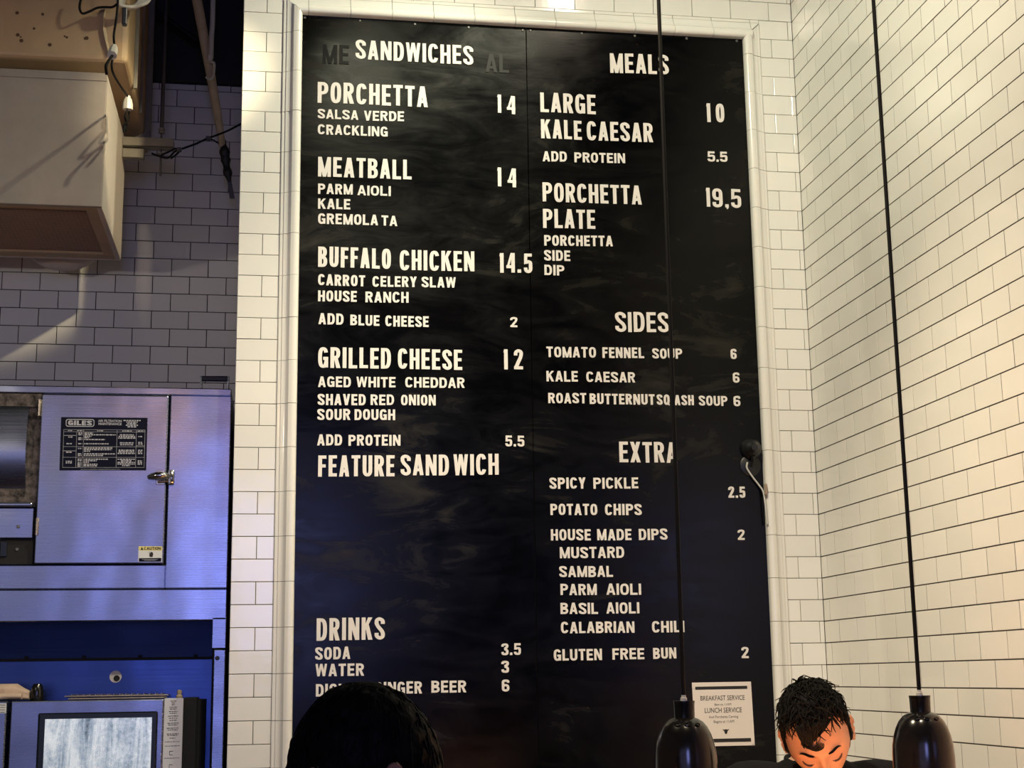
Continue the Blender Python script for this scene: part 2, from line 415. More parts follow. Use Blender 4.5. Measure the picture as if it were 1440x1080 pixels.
# ------------------------------------------------------------------ lettering: a condensed gothic drawn in strokes
GW = dict(I=0.0, M=1.28, W=1.42, L=0.86, E=0.86, F=0.84, T=0.92, A=1.04, V=1.02, Y=1.0, N=1.06, K=1.04, S=0.98)
def glyph_width(ch, w, tx):
    if ch in 'I1': return tx if ch == 'I' else tx*1.15
    if ch in '.,': return tx*1.05
    if ch == "'": return tx*0.8
    return w*GW.get(ch, 1.0)
def strokes(ch, w, tx, ty):
    """list of polygons in (u,v), v from 0 to 1"""
    a, b = tx/2, ty/2; P = []
    def rect(x0, y0, x1, y1): P.append([(x0,y0),(x1,y0),(x1,y1),(x0,y1)])
    def quad(*p): P.append(list(p))
    def path(pts, n=6, closed=False, curve=True):
        c = [Vector((x, y, 0)) for x, y in pts]
        c = catmull(c, n, closed) if curve else c
        m = len(c); lft, rgt = [], []
        for i in range(m):
            if closed: t = c[(i+1) % m] - c[(i-1) % m]
            else: t = c[min(i+1, m-1)] - c[max(i-1, 0)]
            nx, ny = -t.y, t.x; q = math.hypot(a*nx, b*ny) or 1e-9
            dx, dy = a*a*nx/q, b*b*ny/q
            lft.append((c[i].x+dx, c[i].y+dy)); rgt.append((c[i].x-dx, c[i].y-dy))
        for i in range(m if closed else m-1):
            j = (i+1) % m; P.append([rgt[i], rgt[j], lft[j], lft[i]])
    def sup(cx, cy, rx, ry, a0, a1, n=26, e=2.7):
        out = []
        for i in range(n+1):
            t = math.radians(a0 + (a1-a0)*i/n); c, s = math.cos(t), math.sin(t)
            out.append((cx + rx*math.copysign(abs(c)**(2/e), c), cy + ry*math.copysign(abs(s)**(2/e), s)))
        return out
    def bowl(y0, y1, x0, wr):                   # closed to the left, round to the right
        rx = min(wr*0.55, wr - x0); cy = (y0+y1)/2; ry = (y1-y0)/2
        rect(x0, y0, wr-rx, y0+ty); rect(x0, y1-ty, wr-rx, y1)
        path(sup(wr-rx, cy, rx-a, ry-b, -90, 90, 18, 2.5), curve=False)
    if ch == 'I': rect(0,0,tx,1)
    elif ch == '1': rect(tx*0.15,0,tx*1.15,1); quad((0,0.84),(tx*0.2,0.84),(tx*0.2,1),(tx*0.12,0.97))
    elif ch in '.,':
        rect(0,0,tx,ty*1.15)
        if ch == ',': quad((tx*0.4,-ty*0.55),(tx*0.75,-ty*0.5),(tx,0),(tx*0.4,0))
    elif ch == "'": rect(0,0.68,tx*0.8,1)
    elif ch == 'L': rect(0,0,tx,1); rect(0,0,w,ty)
    elif ch in 'EF':
        rect(0,0,tx,1); rect(0,1-ty,w,1); rect(0,0.5-ty*0.45,w*0.92,0.5+ty*0.55)
        if ch == 'E': rect(0,0,w,ty)
    elif ch == 'T': rect(0,1-ty,w,1); rect(w/2-a,0,w/2+a,1)
    elif ch == 'H': rect(0,0,tx,1); rect(w-tx,0,w,1); rect(0,0.5-b,w,0.5+b)
    elif ch == 'N': rect(0,0,tx*0.92,1); rect(w-tx*0.92,0,w,1); quad((w-tx*1.05,0),(w,0),(tx*1.05,1),(0,1))
    elif ch == 'M':
        t = tx*0.92; rect(0,0,t,1); rect(w-t,0,w,1)
        quad((w/2-t*0.5,0),(w/2+t*0.5,0),(t*1.05,1),(0,1)); quad((w/2-t*0.5,0),(w/2+t*0.5,0),(w,1),(w-t*1.05,1))
    elif ch == 'W':
        t = tx*0.86; q = w*0.27
        for s in (0, 1):
            f = (lambda x: x) if s == 0 else (lambda x: w-x)
            quad((f(q-t*0.55),0),(f(q+t*0.5),0),(f(t),1),(f(0),1)); quad((f(q-t*0.5),0),(f(q+t*0.5),0),(f(w/2+t*0.45),1),(f(w/2-t*0.5),1))
    elif ch in 'AV':
        f = (lambda y: y) if ch == 'A' else (lambda y: 1-y)
        for s in (0, 1):
            g = (lambda x: x) if s == 0 else (lambda x: w-x)
            quad((g(0),f(0)),(g(tx*0.98),f(0)),(g(w/2+tx*0.42),f(1)),(g(w/2-tx*0.56),f(1)))
        if ch == 'A': rect(w*0.22,0.19,w*0.78,0.19+ty*0.95)
    elif ch == 'Y':
        quad((w/2-a,0.38),(w/2+a,0.5),(tx,1),(0,1)); quad((w/2-a,0.5),(w/2+a,0.38),(w,1),(w-tx,1)); rect(w/2-a,0,w/2+a,0.5)
    elif ch == 'X':
        quad((0,0),(tx*1.05,0),(w,1),(w-tx*1.05,1)); quad((w-tx*1.05,0),(w,0),(tx*1.05,1),(0,1))
    elif ch == 'K':
        rect(0,0,tx,1); quad((tx*0.8,0.36),(tx*0.8,0.62),(w-tx*1.1,1),(w,1)); quad((w-tx*1.1,0),(w+tx*0.04,0),(tx*1.75,0.72),(tx*1.05,0.5))
    elif ch == 'D': rect(0,0,tx,1); bowl(0,1,tx*0.5,w)
    elif ch == 'P': rect(0,0,tx,1); bowl(0.41,1,tx*0.5,w)
    elif ch == 'R': rect(0,0,tx,1); bowl(0.43,1,tx*0.5,w*0.97); quad((w-tx*1.08,0),(w+tx*0.02,0),(w*0.52+a,0.5),(w*0.52-a,0.5))
    elif ch == 'B': rect(0,0,tx,1); bowl(0.48,1,tx*0.5,w*0.95); bowl(0,0.52+b*0.4,tx*0.5,w)
    elif ch in 'OQ0':
        path(sup(w/2,0.5,w/2-a,0.5-b,0,360,40)[:-1], closed=True, curve=False)
        if ch == 'Q': quad((w*0.5,0.22),(w*0.62,0.3),(w*1.02,0.02),(w*0.9,-0.08))
    elif ch in 'CG':
        path(sup(w/2,0.5,w/2-a,0.5-b,28,(332 if ch == 'C' else 338),40), curve=False)
        if ch == 'G': rect(w*0.5,0.5-ty*0.75,w,0.5+ty*0.2); rect(w-tx,0.02,w,0.5)
    elif ch == 'U':
        path([(a,1),(a,0.6)] + sup(w/2,0.32,w/2-a,0.32-b,180,360,20,2.4) + [(w-a,0.6),(w-a,1)], curve=False)
    elif ch == 'J': path([(w-a,1),(w-a,0.5)] + sup(w/2,0.3,w/2-a,0.3-b,0,-160,20,2.4), curve=False)
    elif ch == 'S':
        path([(w-a,0.70),(w-a-0.02*w,0.84),(w*0.5,1-b),(a+0.03*w,0.87),(a,0.73),(a+0.13*w,0.60),(w*0.5,0.50),(w-a-0.12*w,0.40),(w-a,0.27),(w-a-0.03*w,0.13),(w*0.5,b),(a+0.02*w,0.16),(a,0.30)], 5)
    elif ch == '2':
        path([(a,0.69),(a+0.02*w,0.84),(w*0.5,1-b),(w-a-0.02*w,0.86),(w-a,0.72),(w-a-0.1*w,0.56),(w*0.45,0.33),(a+0.02*w,0.10)], 5); rect(0,0,w,ty)
    elif ch == '3':
        path([(a,0.72),(a+0.04*w,0.86),(w*0.5,1-b),(w-a-0.04*w,0.87),(w-a-0.02*w,0.70),(w*0.45,0.53)], 5)
        path([(w*0.45,0.53),(w-a-0.02*w,0.40),(w-a,0.24),(w-a-0.05*w,0.12),(w*0.5,b),(a+0.04*w,0.13),(a,0.28)], 5)
    elif ch == '4':
        rect(w*0.58,0,w*0.58+tx,1); rect(0,0.22,w,0.22+ty); quad((0,0.22),(tx*0.8,0.22+ty*0.6),(w*0.58+tx*0.5,1),(w*0.58-tx*0.15,1))
    elif ch == '5':
        rect(w*0.06,1-ty,w*0.96,1); quad((a*0.2,0.44),(tx*0.9,0.5),(w*0.06+tx*0.95,1),(w*0.06,1))
        path([(a+0.02*w,0.52),(w*0.5,0.63-b*0.6),(w-a-0.04*w,0.54),(w-a,0.33),(w-a-0.05*w,0.14),(w*0.5,b),(a+0.04*w,0.14),(a,0.28)], 5)
    elif ch in '69':
        f = (lambda p: p) if ch == '6' else (lambda p: [(w-x, 1-y) for x, y in p])
        path(f(sup(w/2,0.31,w/2-a,0.31-b,0,360,32)[:-1]), closed=True, curve=False)
        path(f([(a,0.31),(a,0.55),(a+0.03*w,0.84),(w*0.5,1-b),(w-a-0.03*w,0.88),(w-a,0.73)]), 5)
    return P

def word_polys(text, total, tx, ty, gap):
    """total = width / cap height of the whole word; returns polygons"""
    fixed = sum(glyph_width(c, 0, tx) for c in text) + gap*(len(text)-1)
    var = sum(glyph_width(c, 1, tx) - glyph_width(c, 0, tx) for c in text)
    w = (total - fixed)/var if var > 0 else 0.5
    x = 0.0; out = []
    sc = 1.0
    if var == 0: sc = 1.0
    for c in text:
        g = glyph_width(c, w, tx)
        jy = random.uniform(-0.012, 0.012)
        out += [[(x + u, v + jy) for u, v in p] for p in strokes(c, g, tx, ty)]
        x += g + gap
    return out

def put_polys(mb, polys, o, du, dv, dn, depth):
    """o + u*du + v*dv, raised by depth along dn"""
    for k_, p in enumerate(polys):
        depth += 4e-6
        f = [o + du*u + dv*v + dn*depth for u, v in p]; k = [o + du*u + dv*v for u, v in p]
        a = sum(p[i][0]*p[(i+1) % len(p)][1] - p[(i+1) % len(p)][0]*p[i][1] for i in range(len(p)))
        if a < 0: f.reverse(); k.reverse()
        F = [mb.bm.verts.new(q) for q in f]; K = [mb.bm.verts.new(q) for q in k]
        mb.face(F)
        for i in range(len(p)):
            j = (i+1) % len(p); mb.face([F[j], F[i], K[i], K[j]])

# ------------------------------------------------------------------ the menu board
BY = -0.004                                   # front face of the board
bx0, bx1, bz1, bz0 = -1.9135, -0.2035, 4.036, 1.02
seam = -1.0645
board = thing('menu_board', 'tall black wall menu board with white condensed lettering and prices', 'menu board', ((bx0+bx1)/2, BY, bz0))
for x0, x1 in ((bx0, seam - 0.0008), (seam + 0.0008, bx1)):
    m = MB(); m.box(x0, x1, BY, 0.0055, bz0, bz1, 0.0012); obj('panel', m, M_BOARD, board)
for px, py in ((428.5,24.5),(506,29),(583.5,34),(659,38.6),(735,42.6),(746,43.2),(818,47.2),(892.6,50.6),(965.5,54.2),(1036,57.5)):
    p = onY(px, py, BY); m = MB()
    m.lathe([(0.0, -0.0028), (0.0035, -0.0026), (0.0052, -0.0010), (0.0055, 0.0)], (p.x, BY, p.z), 12, 'y')
    obj('screw', m, M_SCREW, board, 40)

C5 = (330, 0, 3.1756); C7 = (420, 320, 3.858); C9 = (420, 560, 3.858); CD = (330, 800, 3.2)
C6 = (730, 0, 3.1756); C8 = (730, 320, 3.1756); CE = (740, 600, 3.1756)
# each line: crop, [(word, x0, x1, top at left, base at left, base at right)]
LINES = [
 (C5, [('SANDWICHES',540,1065,178,263,291)]),
 (C5, [('PORCHETTA',370,862,366,459,479)]), (C5, [('14',1173,1253,423,504,511)]),
 (C5, [('SALSA',371,552,487,529,536),('VERDE',577,756,495,539,543)]),
 (C5, [('CRACKLING',371,683,556,600,611)]),
 (C5, [('MEATBALL',372,790,700,788,803)]), (C5, [('14',1173,1257,748,832,838)]),
 (C5, [('PARM',372,527,820,866,870),('AIOLI',548,697,828,872,876)]),
 (C5, [('KALE',372,516,887,933,936)]),
 (C5, [('GREMOLA',372,640,953,1000,1007),('TA',655,726,962,1007,1010)]),
 (C7, [('BUFFALO',105,500,103,213,226),('CHICKEN',548,953,122,231,239)]), (C7, [('14.5',1090,1268,139,245,247)]),
 (C7, [('CARROT',105,360,253,313,321),('CELERY',400,640,264,321,324),('SLAW',667,852,268,325,328)]),
 (C7, [('HOUSE',105,315,342,401,404),('RANCH',362,596,348,406,409)]),
 (C7, [('ADD',107,243,465,525,528),('BLUE',280,438,473,530,534),('CHEESE',470,705,478,536,541)]), (C7, [('2',1148,1186,485,540,541)]),
 (C7, [('GRILLED',105,500,650,762,766),('CHEESE',538,887,657,767,773)]), (C7, [('12',1112,1217,660,769,771)]),
 (C7, [('AGED',105,283,808,865,867),('WHITE',313,525,810,866,868),('CHEDDAR',578,900,812,868,871)]),
 (C7, [('SHAVED',103,363,903,963,964),('RED',390,517,906,963,964),('ONION',555,743,907,964,966)]),
 (C7, [('SOUR',101,280,985,1045,1045),('DOUGH',303,523,986,1044,1045)]),
 (C9, [('ADD',100,235,197,257,257),('PROTEIN',270,552,199,258,258)]), (C9, [('5.5',1121,1224,203,262,263)]),
 (C9, [('FEATURE',105,520,310,425,424),('SAND',553,815,307,420,418),('WICH',840,1085,304,418,416)]),
 (CD, [('DRINKS',368,675,222,323,319)]),
 (CD, [('SODA',362,520,353,409,405)]), (CD, [('3.5',1200,1288,335,388,387)]),
 (CD, [('WATER',363,582,428,484,480)]), (CD, [('3',1200,1234,413,467,467)]),
 (CD, [('DICKIES',365,600,518,574,571),('GINGER',630,843,510,565,560),('BEER',885,1042,504,558,555)]), (CD, [('6',1202,1236,498,552,552)]),
 (C6, [('MEALS',407,668,238,325,333)]),
 (C6, [('LARGE',95,342,413,500,512)]), (C6, [('KALE',98,280,532,617,626),('CAESAR',303,598,542,627,636)]), (C6, [('10',838,917,462,545,546)]),
 (C6, [('ADD',105,213,676,721,723),('PROTEIN',247,473,681,725,730)]), (C6, [('5.5',842,930,677,722,724)]),
 (C6, [('PORCHETTA',105,547,815,900,915)]), (C6, [('PLATE',107,340,933,1018,1023)]), (C6, [('19,5',836,992,840,924,931)]),
 (C8, [('PORCHETTA',112,418,34,81,85)]), (C8, [('SIDE',112,228,101,148,150)]), (C8, [('DIP',113,202,166,212,215)]),
 (C8, [('SIDES',430,668,377,466,468)]),
 (C8, [('TOMATO',122,343,532,579,582),('FENNEL',372,558,535,582,584),('SOUP',595,728,540,585,586)]), (C8, [('6',945,971,543,588,588)]),
 (C8, [('KALE',122,262,640,687,689),('CAESAR',300,518,644,690,692)]), (C8, [('6',955,984,648,693,693)]),
 (C8, [('ROAST',130,300,738,784,786),('BUTTERNUT',315,605,741,788,792),('SQ',615,672,746,792,792),('ASH',694,780,748,793,794),('SOUP',803,930,751,795,797)]), (C8, [('6',958,988,752,798,798)]),
 (C8, [('EXTRA',448,706,957,1049,1050)]),
 (CE, [('SPICY',104,265,228,278,277),('PICKLE',300,500,228,277,276)]), (CE, [('2.5',903,978,268,318,318)]),
 (CE, [('POTATO',108,317,345,395,395),('CHIPS',352,515,345,395,395)]),
 (CE, [('HOUSE',110,288,458,508,508),('MADE',317,470,458,508,507),('DIPS',503,630,457,507,505)]), (CE, [('2',945,975,460,506,506)]),
 (CE, [('MUSTARD',150,437,538,588,586)]), (CE, [('SAMBAL',148,387,623,672,671)]),
 (CE, [('PARM',153,315,702,752,752),('AIOLI',358,513,701,751,751)]),
 (CE, [('BASIL',153,320,787,837,836),('AIOLI',358,505,785,835,834)]),
 (CE, [('CALABRIAN',155,483,872,923,920),('CHILI',562,706,868,919,918)]),
 (CE, [('GLUTEN',123,338,995,1046,1042),('FREE',385,527,990,1040,1038),('BUN',567,670,988,1037,1035)]), (CE, [('2',962,993,983,1033,1033)]),
]
def lay_word(mb, crop, word, x0, x1, yt, yb, yb1, tx=None):
    cx, cy, s = crop
    q = lambda x, y: onY(cx + x/s, cy + y/s, BY)
    a, b, t = q(x0, yb), q(x1, yb1), q(x0, yt)
    hgt = t.z - a.z
    big = (yb - yt)/s > 20
    e = Vector((b.x - a.x, 0, b.z - a.z)); width = e.length; e.normalize()
    txw = (0.178 if big else 0.215); ty = (0.150 if big else 0.185); gap = 0.105 if big else 0.125
    if all(c in '0123456789.,' for c in word):
        gap = 0.13
        if word in ('14', '12', '10'): gap = (width/hgt) - 0.178*1.15 - 0.44
    put_polys(mb, word_polys(word, width/hgt, txw, ty, gap), a, e*hgt, Vector((0, 0, 1))*hgt, Vector((0, -1, 0)), 0.0025)
for crop, words in LINES:
    for w_ in words:
        m = MB(); lay_word(m, crop, *w_)
        o = obj('lettering', m, M_LETTER, board, recalc=False)
        o['label'] = 'white lettering reading ' + w_[0]
for w_ in (('ME', 392, 510, 198, 282, 288), ('AL', 1120, 1225, 240, 322, 326)):
    m = MB(); lay_word(m, C5, *w_)
    o = obj('faded_lettering', m, M_GHOST, board, recalc=False); o['label'] = 'faded dark ghost of removed letters'

# built-in text for small print
def text_mesh(body, size, bold=0.0, sx=1.0, align='CENTER', spacing=1.0):
    c = bpy.data.curves.new('print', 'FONT'); c.body = body; c.size = size; c.offset = bold; c.align_x = align; c.align_y = 'CENTER'
    c.space_character = spacing; c.resolution_u = 3
    o = bpy.data.objects.new('print', c); COL.objects.link(o)
    dg = bpy.context.evaluated_depsgraph_get()
    me = bpy.data.meshes.new_from_object(o.evaluated_get(dg))
    vs_ = [(v.co.x*sx, v.co.y) for v in me.vertices]; fs = [tuple(p.vertices) for p in me.polygons]
    bpy.data.objects.remove(o); bpy.data.curves.remove(c); bpy.data.meshes.remove(me)
    return vs_, fs
def put_text(mb, body, size, o, du, dv, dn, depth=0.0008, **k):
    vs_, fs = text_mesh(body, size, **k)
    V = [mb.bm.verts.new(o + du*x + dv*y + dn*depth) for x, y in vs_]
    for f in fs: mb.face([V[i] for i in f])

# taped paper notice
NY = BY - 0.0015
tl, tr, br = onY(973,960,NY), onY(1056,958.5,NY), onY(1061.5,1048,NY)
bl = onY(978,1050,NY)
notice = thing('paper_notice', 'white paper notice with breakfast and lunch service hours taped to black board', 'notice', ((tl.x+tr.x)/2, NY, bl.z))
m = MB()
m.hexa([bl, br, br + Vector((0,0.001,0)), bl + Vector((0,0.001,0)), tl, tr, tr + Vector((0,0.001,0)), tl + Vector((0,0.001,0))])
obj('sheet', m, M_PAPER, notice)
def nxy(u, v):                                 # u,v in 0..1 across the sheet from its top left
    return (tl*(1-u) + tr*u)*(1-v) + (bl*(1-u) + br*u)*v
NN = Vector((0, -1, 0))
nu = (tr - tl).normalized(); nv = Vector((0, 0, 1))
for v0, v1, u0, u1 in ((0.065,0.112,0.05,0.93),(0.885,0.94,0.05,0.94)):
    m = MB(); m.poly([nxy(u, v) + NN*0.0006 for u, v in ((u0,v1),(u1,v1),(u1,v0),(u0,v0))]); obj('printed_bar', m, M_INK, notice, recalc=False)
for body, v, size, sx, b, mt in (('BREAKFAST SERVICE',0.252,0.0235,0.77,0.0,M_INK),('8am to 11AM',0.352,0.0125,0.9,0.0,M_INKG),('LUNCH SERVICE',0.445,0.0245,0.77,0.0,M_INK),
                                 ('And Porchetta Carving',0.545,0.0135,0.86,0.0,M_INKG),('Begins at 11AM',0.620,0.0135,0.9,0.0,M_INKG)):
    m = MB(); put_text(m, body, size, nxy(0.5, v), nu, nv, NN, 0.0006, sx=sx, bold=b); obj('printed_line', m, mt, notice, recalc=False)
m = MB(); o_ = nxy(0.525, 0.775); s_ = 0.0105
m.poly([o_ + nu*(x*s_) + nv*(y*s_) + NN*0.0006 for x, y in ((0,-0.85),(0.35,-0.7),(0.5,-0.25),(0.62,0.2),(1.0,0.45),(1.05,0.95),(0.8,0.6),(0.45,0.62),(0.25,0.72),(-0.25,0.72),(-0.45,0.62),(-0.8,0.6),(-1.05,0.95),(-1.0,0.45),(-0.62,0.2),(-0.5,-0.25),(-0.35,-0.7))])
obj('printed_emblem', m, M_INK, notice, recalc=False)
for u, v in ((0.02,0.04),(0.96,0.04),(0.97,0.93)):
    m = MB(); c_ = nxy(u, v); m.box(c_.x-0.005, c_.x+0.005, NY-0.0012, NY-0.0002, c_.z-0.012, c_.z+0.008, 0.0003)
    obj('tape', m, M_PAPER, notice)

# black cord holder and its cord at the board's right edge
hb = onY(1055, 655, BY); ht = onY(1055.5, 632, BY)
ring = thing('wall_socket', 'black round wall socket with white cord at right edge of menu board', 'socket', (hb.x, BY, hb.z - 0.045))
m = MB(); m.lathe([(0.0, -0.006), (0.036, -0.006), (0.0395, -0.004), (0.040, 0.0)], (hb.x, BY, hb.z), 40, 'y'); obj('back_plate', m, M_BLACK, ring, 35)
m = MB(); m.lathe([(0.0, -0.050), (0.012, -0.050), (0.017, -0.042), (0.026, -0.036), (0.030, -0.030), (0.0275, -0.026), (0.030, -0.022), (0.037, -0.016), (0.0395, -0.009), (0.040, 0.0)], (ht.x, BY, ht.z), 40, 'y')
obj('socket_body', m, M_BLACK, ring, 35)
m = MB(); m.tube([(ht.x, BY-0.03, ht.z-0.028), (ht.x+0.001, BY-0.022, ht.z-0.045), (hb.x+0.002, BY-0.012, hb.z-0.004)], [0.007,0.008,0.006], 10); obj('stem', m, M_BLACK, ring, 40)
cp = [onY(x, y, BY-0.012) for x, y in ((1051,650),(1050,657),(1053.5,664),(1060,673),(1067,682),(1072,690))]
cp[-1].y = -0.02; e1 = onY(1075,700,-0.026); e2 = onY(1077.5,722,-0.03); e3 = onY(1079,737,-0.03)
m = MB(); m.tube(catmull(cp + [e1, e2, e3], 6), 0.0036, 8); obj('cord', m, M_CORDW, ring, 60)
e0 = onY(1075.5, 690, -0.034)
m = MB(); m.tube(catmull([onY(1076,680,-0.0325), onY(1077.5,688,-0.0335), onY(1077,697,-0.0335)],5), [0.003]+[0.006]*9+[0.003], 8); obj('cable_clip', m, mat('brown_clip', (0.30,0.22,0.17), 0.6), ring, 60)

# paint blob and white chip along the right moulding
# ------------------------------------------------------------------ pendant lamps
def pendant(pxc, pyc, px_top, Y, label):
    top = onY(pxc, pyc, Y)                      # top of the neck cap
    k = (Y - CAM.y)/3.0                         # photo pixels to metres at this depth
    u = 1.0/F_PX*3.0*k*0.968*1.03
    x, z = top.x, top.z
    t = thing('pendant_lamp', label, 'lamp', (x, Y, z - 120*u), 'black pendant lamps over the counter')
    m = MB(); m.smooth = True
    prof_o = [(14.5,-23.5),(19,-25),(26,-29),(32,-36),(37,-46),(40.5,-57),(43,-70),(44,-85),(44.3,-100),(43.6,-128)]
    prof = [(r*u, h*u) for r, h in prof_o] + [((r-1.6)*u, h*u) for r, h in reversed(prof_o)]
    c = Vector((x, Y, z)); n = 56; rings = []
    m.loft([[c + Vector((r*math.cos(2*PI*i/n), r*math.sin(2*PI*i/n), h)) for i in range(n)] for r, h in prof], False)
    obj('lamp_shade', m, M_SHADE, t, 30)
    m = MB(); m.lathe([(0.0,-24.5*u),(14.6*u,-24.5*u),(15.0*u,-3.5*u),(15.6*u,-1.5*u),(15.4*u,0),(0,0.2*u)], c, 40); obj('neck', m, M_SHADE, t, 30)
    m = MB(); m.lathe([(0,-0.5*u),(5.0*u,-0.5*u),(4.6*u,4*u),(3.4*u,5*u),(3.2*u,8*u),(0,8*u)], c, 20); obj('cord_grip', m, M_WHITEP, t, 30)
    for a in (-125, -98, -68):
        a = math.radians(a); cc = c + Vector((30.2*u*math.cos(a), 30.2*u*math.sin(a), -32.4*u))
        m = MB(); nrm = Vector((math.cos(a), math.sin(a), 0.62)).normalized(); s1 = Vector((-math.sin(a), math.cos(a), 0)); s2 = nrm.cross(s1)
        m.loft([[cc + nrm*d*u + s1*(r*u*math.cos(q)) + s2*(r*u*0.62*math.sin(q)) for q in [2*PI*i/18 for i in range(18)]] for r, d in ((4.1,-1.0),(4.1,0.9),(3.1,1.2),(2.6,0.3))], True)
        obj('vent', m, M_CHROME if abs(a) > 9 else M_SHADE, t, 40)
    ctop = Vector((x, Y, 4.95))
    m = MB(); m.tube([c + Vector((0,0,6*u)), Vector((x, Y, 2.6)), ctop], 0.0044, 10); obj('cord', m, M_CABLE, t, 50)
    m = MB(); m.lathe([(0.0,4.92),(0.045,4.92),(0.05,4.93),(0.05,4.95)], (x, Y, 0), 24); obj('ceiling_rose', m, M_BLACK, t, 35)
    m = MB(); m.lathe([(0.0,-70*u),(7*u,-70*u),(12*u,-85*u),(17*u,-98*u),(17*u,-106*u),(11*u,-114*u),(0,-117*u)], c, 24)
    bm_ = bpy.data.materials.get('lamp_bulb')
    if bm_ is None:
        bm_ = mat('lamp_bulb', (1.0, 0.55, 0.3), 0.3); b_ = bm_.node_tree.nodes['Principled BSDF']
        b_.inputs['Emission Color'].default_value = (1.0, 0.5, 0.22, 1); b_.inputs['Emission Strength'].default_value = 6
    obj('bulb', m, bm_, t, 50)
    s = spot('pendant_glow', (x, Y, z - 119*u), (x, Y, 0), PEND_W, (1.0, 0.46, 0.20), 150, 0.6, 0.03)
    return t
PEND_W = 80
pendant(961.5, 985.5, 925, -2.20, 'glossy black pendant lamp hanging in front of the paper notice')
pendant(1293, 978, 1223, -2.20, 'glossy black pendant lamp hanging in front of the right tiled wall')

# counter below the lamps
ct = thing('serving_counter', 'pale serving counter under the pendant lamps', 'counter', (-1.0, -2.2, 0))
m = MB(); m.box(-2.0, -0.03, -2.48, -2.0, 1.00, 1.04, 0.006); obj('counter_top', m, M_COUNTER, ct)
m = MB(); m.box(-1.95, -0.05, -2.44, -2.04, 0.0, 1.0, 0.004); obj('base', m, M_BLACK, ct)

# ------------------------------------------------------------------ steel hood cabinet in the kitchen recess
YH = 0.22; YB = 1.10
hx1 = onY(324.5, 600, YH).x
q = lambda px, py, Y=YH: onY(px, py, Y)
zt = q(300, 546).z; zs = q(300, 827).z; zr = q(298, 872).z; hx0 = -3.35
zdT, zdB = q(150, 556).z, q(150, 793).z
xdL, xdR = q(54, 670).x, q(235, 670).x
hood = thing('hood_cabinet', 'tall brushed steel hood cabinet with latched door and dark instruction placard', 'hood', ((hx0+hx1)/2, YH, 0))
m = MB()
m.box(hx0, hx1, YH + 0.05, YB, zs, zt - 0.004, 0.003)                 # carcass behind the fascia
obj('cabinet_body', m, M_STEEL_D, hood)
m = MB()
m.box(hx0, hx1, YH, YH + 0.05, zdT + 0.004, zt, 0.004)
m.box(xdR + 0.004, hx1, YH, YH + 0.05, zs, zdT + 0.004, 0.003)
m.box(hx0, xdR + 0.004, YH, YH + 0.05, zs, zdB - 0.004, 0.003)
obj('fascia', m, M_STEEL, hood)
m = MB(); m.box(hx0, hx1, YH + 0.001, YH + 0.05, zr, zs - 0.0035, 0.003); obj('lower_band', m, M_STEEL, hood)
# door
m = MB(); m.box(xdL, xdR - 0.003, YH - 0.010, YH + 0.02, zdB, zdT, 0.004, 2); door = obj('door', m, M_STEEL, hood)
m = MB(); m.box(xdL - 0.012, xdR + 0.005, YH + 0.022, YH + 0.045, zdB - 0.006, zdT + 0.005); obj('door_gasket', m, M_DARK, hood)
for pz in (574, 741):
    c = q(52.5 if pz > 600 else 56, pz); m = MB()
    m.box(c.x - 0.006, c.x + 0.006, YH - 0.013, YH + 0.0, c.z - 0.030, c.z + 0.030, 0.001)
    m.tube([(c.x, YH-0.013, c.z-0.030), (c.x, YH-0.013, c.z+0.030)], 0.005, 10)
    obj('hinge', m, M_HINGE, door, 40)
# latch
c = q(227, 672); m = MB()
m.box(c.x - 0.018, c.x + 0.012, YH - 0.013, YH - 0.009, c.z - 0.027, c.z + 0.027, 0.0015)
m.box(c.x + 0.022, c.x + 0.046, YH - 0.012, YH + 0.0, c.z - 0.026, c.z + 0.028, 0.003)
m.tube([(c.x - 0.044, YH - 0.020, c.z), (c.x - 0.034, YH - 0.026, c.z + 0.002), (c.x - 0.010, YH - 0.034, c.z + 0.004), (c.x + 0.016, YH - 0.030, c.z + 0.004), (c.x + 0.030, YH - 0.020, c.z + 0.003)], [0.007, 0.010, 0.014, 0.013, 0.009], 12)
m.tube([(c.x - 0.012, YH - 0.024, c.z - 0.016), (c.x + 0.034, YH - 0.020, c.z - 0.014)], 0.0045, 8)
m.tube([(c.x + 0.030, YH - 0.022, c.z - 0.024), (c.x + 0.030, YH - 0.022, c.z + 0.024)], 0.006, 10)
obj('latch', m, M_CHROME, door, 45)
# placard
YP = YH - 0.0108
a, b, d_ = onY(86.0, 586.5, YP), onY(207.5, 587.5, YP), onY(83.5, 661.5, YP); e_ = onY(205.5, 661.5, YP)
pl = MB(); pl.hexa([d_, e_, e_ + Vector((0,0.0009,0)), d_ + Vector((0,0.0009,0)), a, b, b + Vector((0,0.0009,0)), a + Vector((0,0.0009,0))])
placard = obj('placard', pl, M_PLACARD, door)
placard['label'] = 'dark navy maintenance placard with white logo and table'
def pxy(u, v): return (a*(1-u) + b*u)*(1-v) + (d_*(1-u) + e_*u)*v + NN*0.0004
EX, EZ = Vector((1,0,0)), Vector((0,0,1))
m = MB()
def pbar(m, u0, v0, u1, v1): m.poly([pxy(u0,v1), pxy(u1,v1), pxy(u1,v0), pxy(u0,v0)])
vt = 0.235
for u in (0.035, 0.185, 0.265, 0.65, 0.875, 0.975):
    pbar(m, u - 0.0016, vt + (0.045 if 0.1 < u < 0.2 else 0), u + 0.0016, 0.945)
for v in (vt, vt + 0.04, 0.555, 0.755, 0.945): pbar(m, 0.035, v - 0.0025, 0.975, v + 0.0025)
for v in (0.345, 0.635): pbar(m, 0.035, v - 0.004, 0.18, v + 0.004)
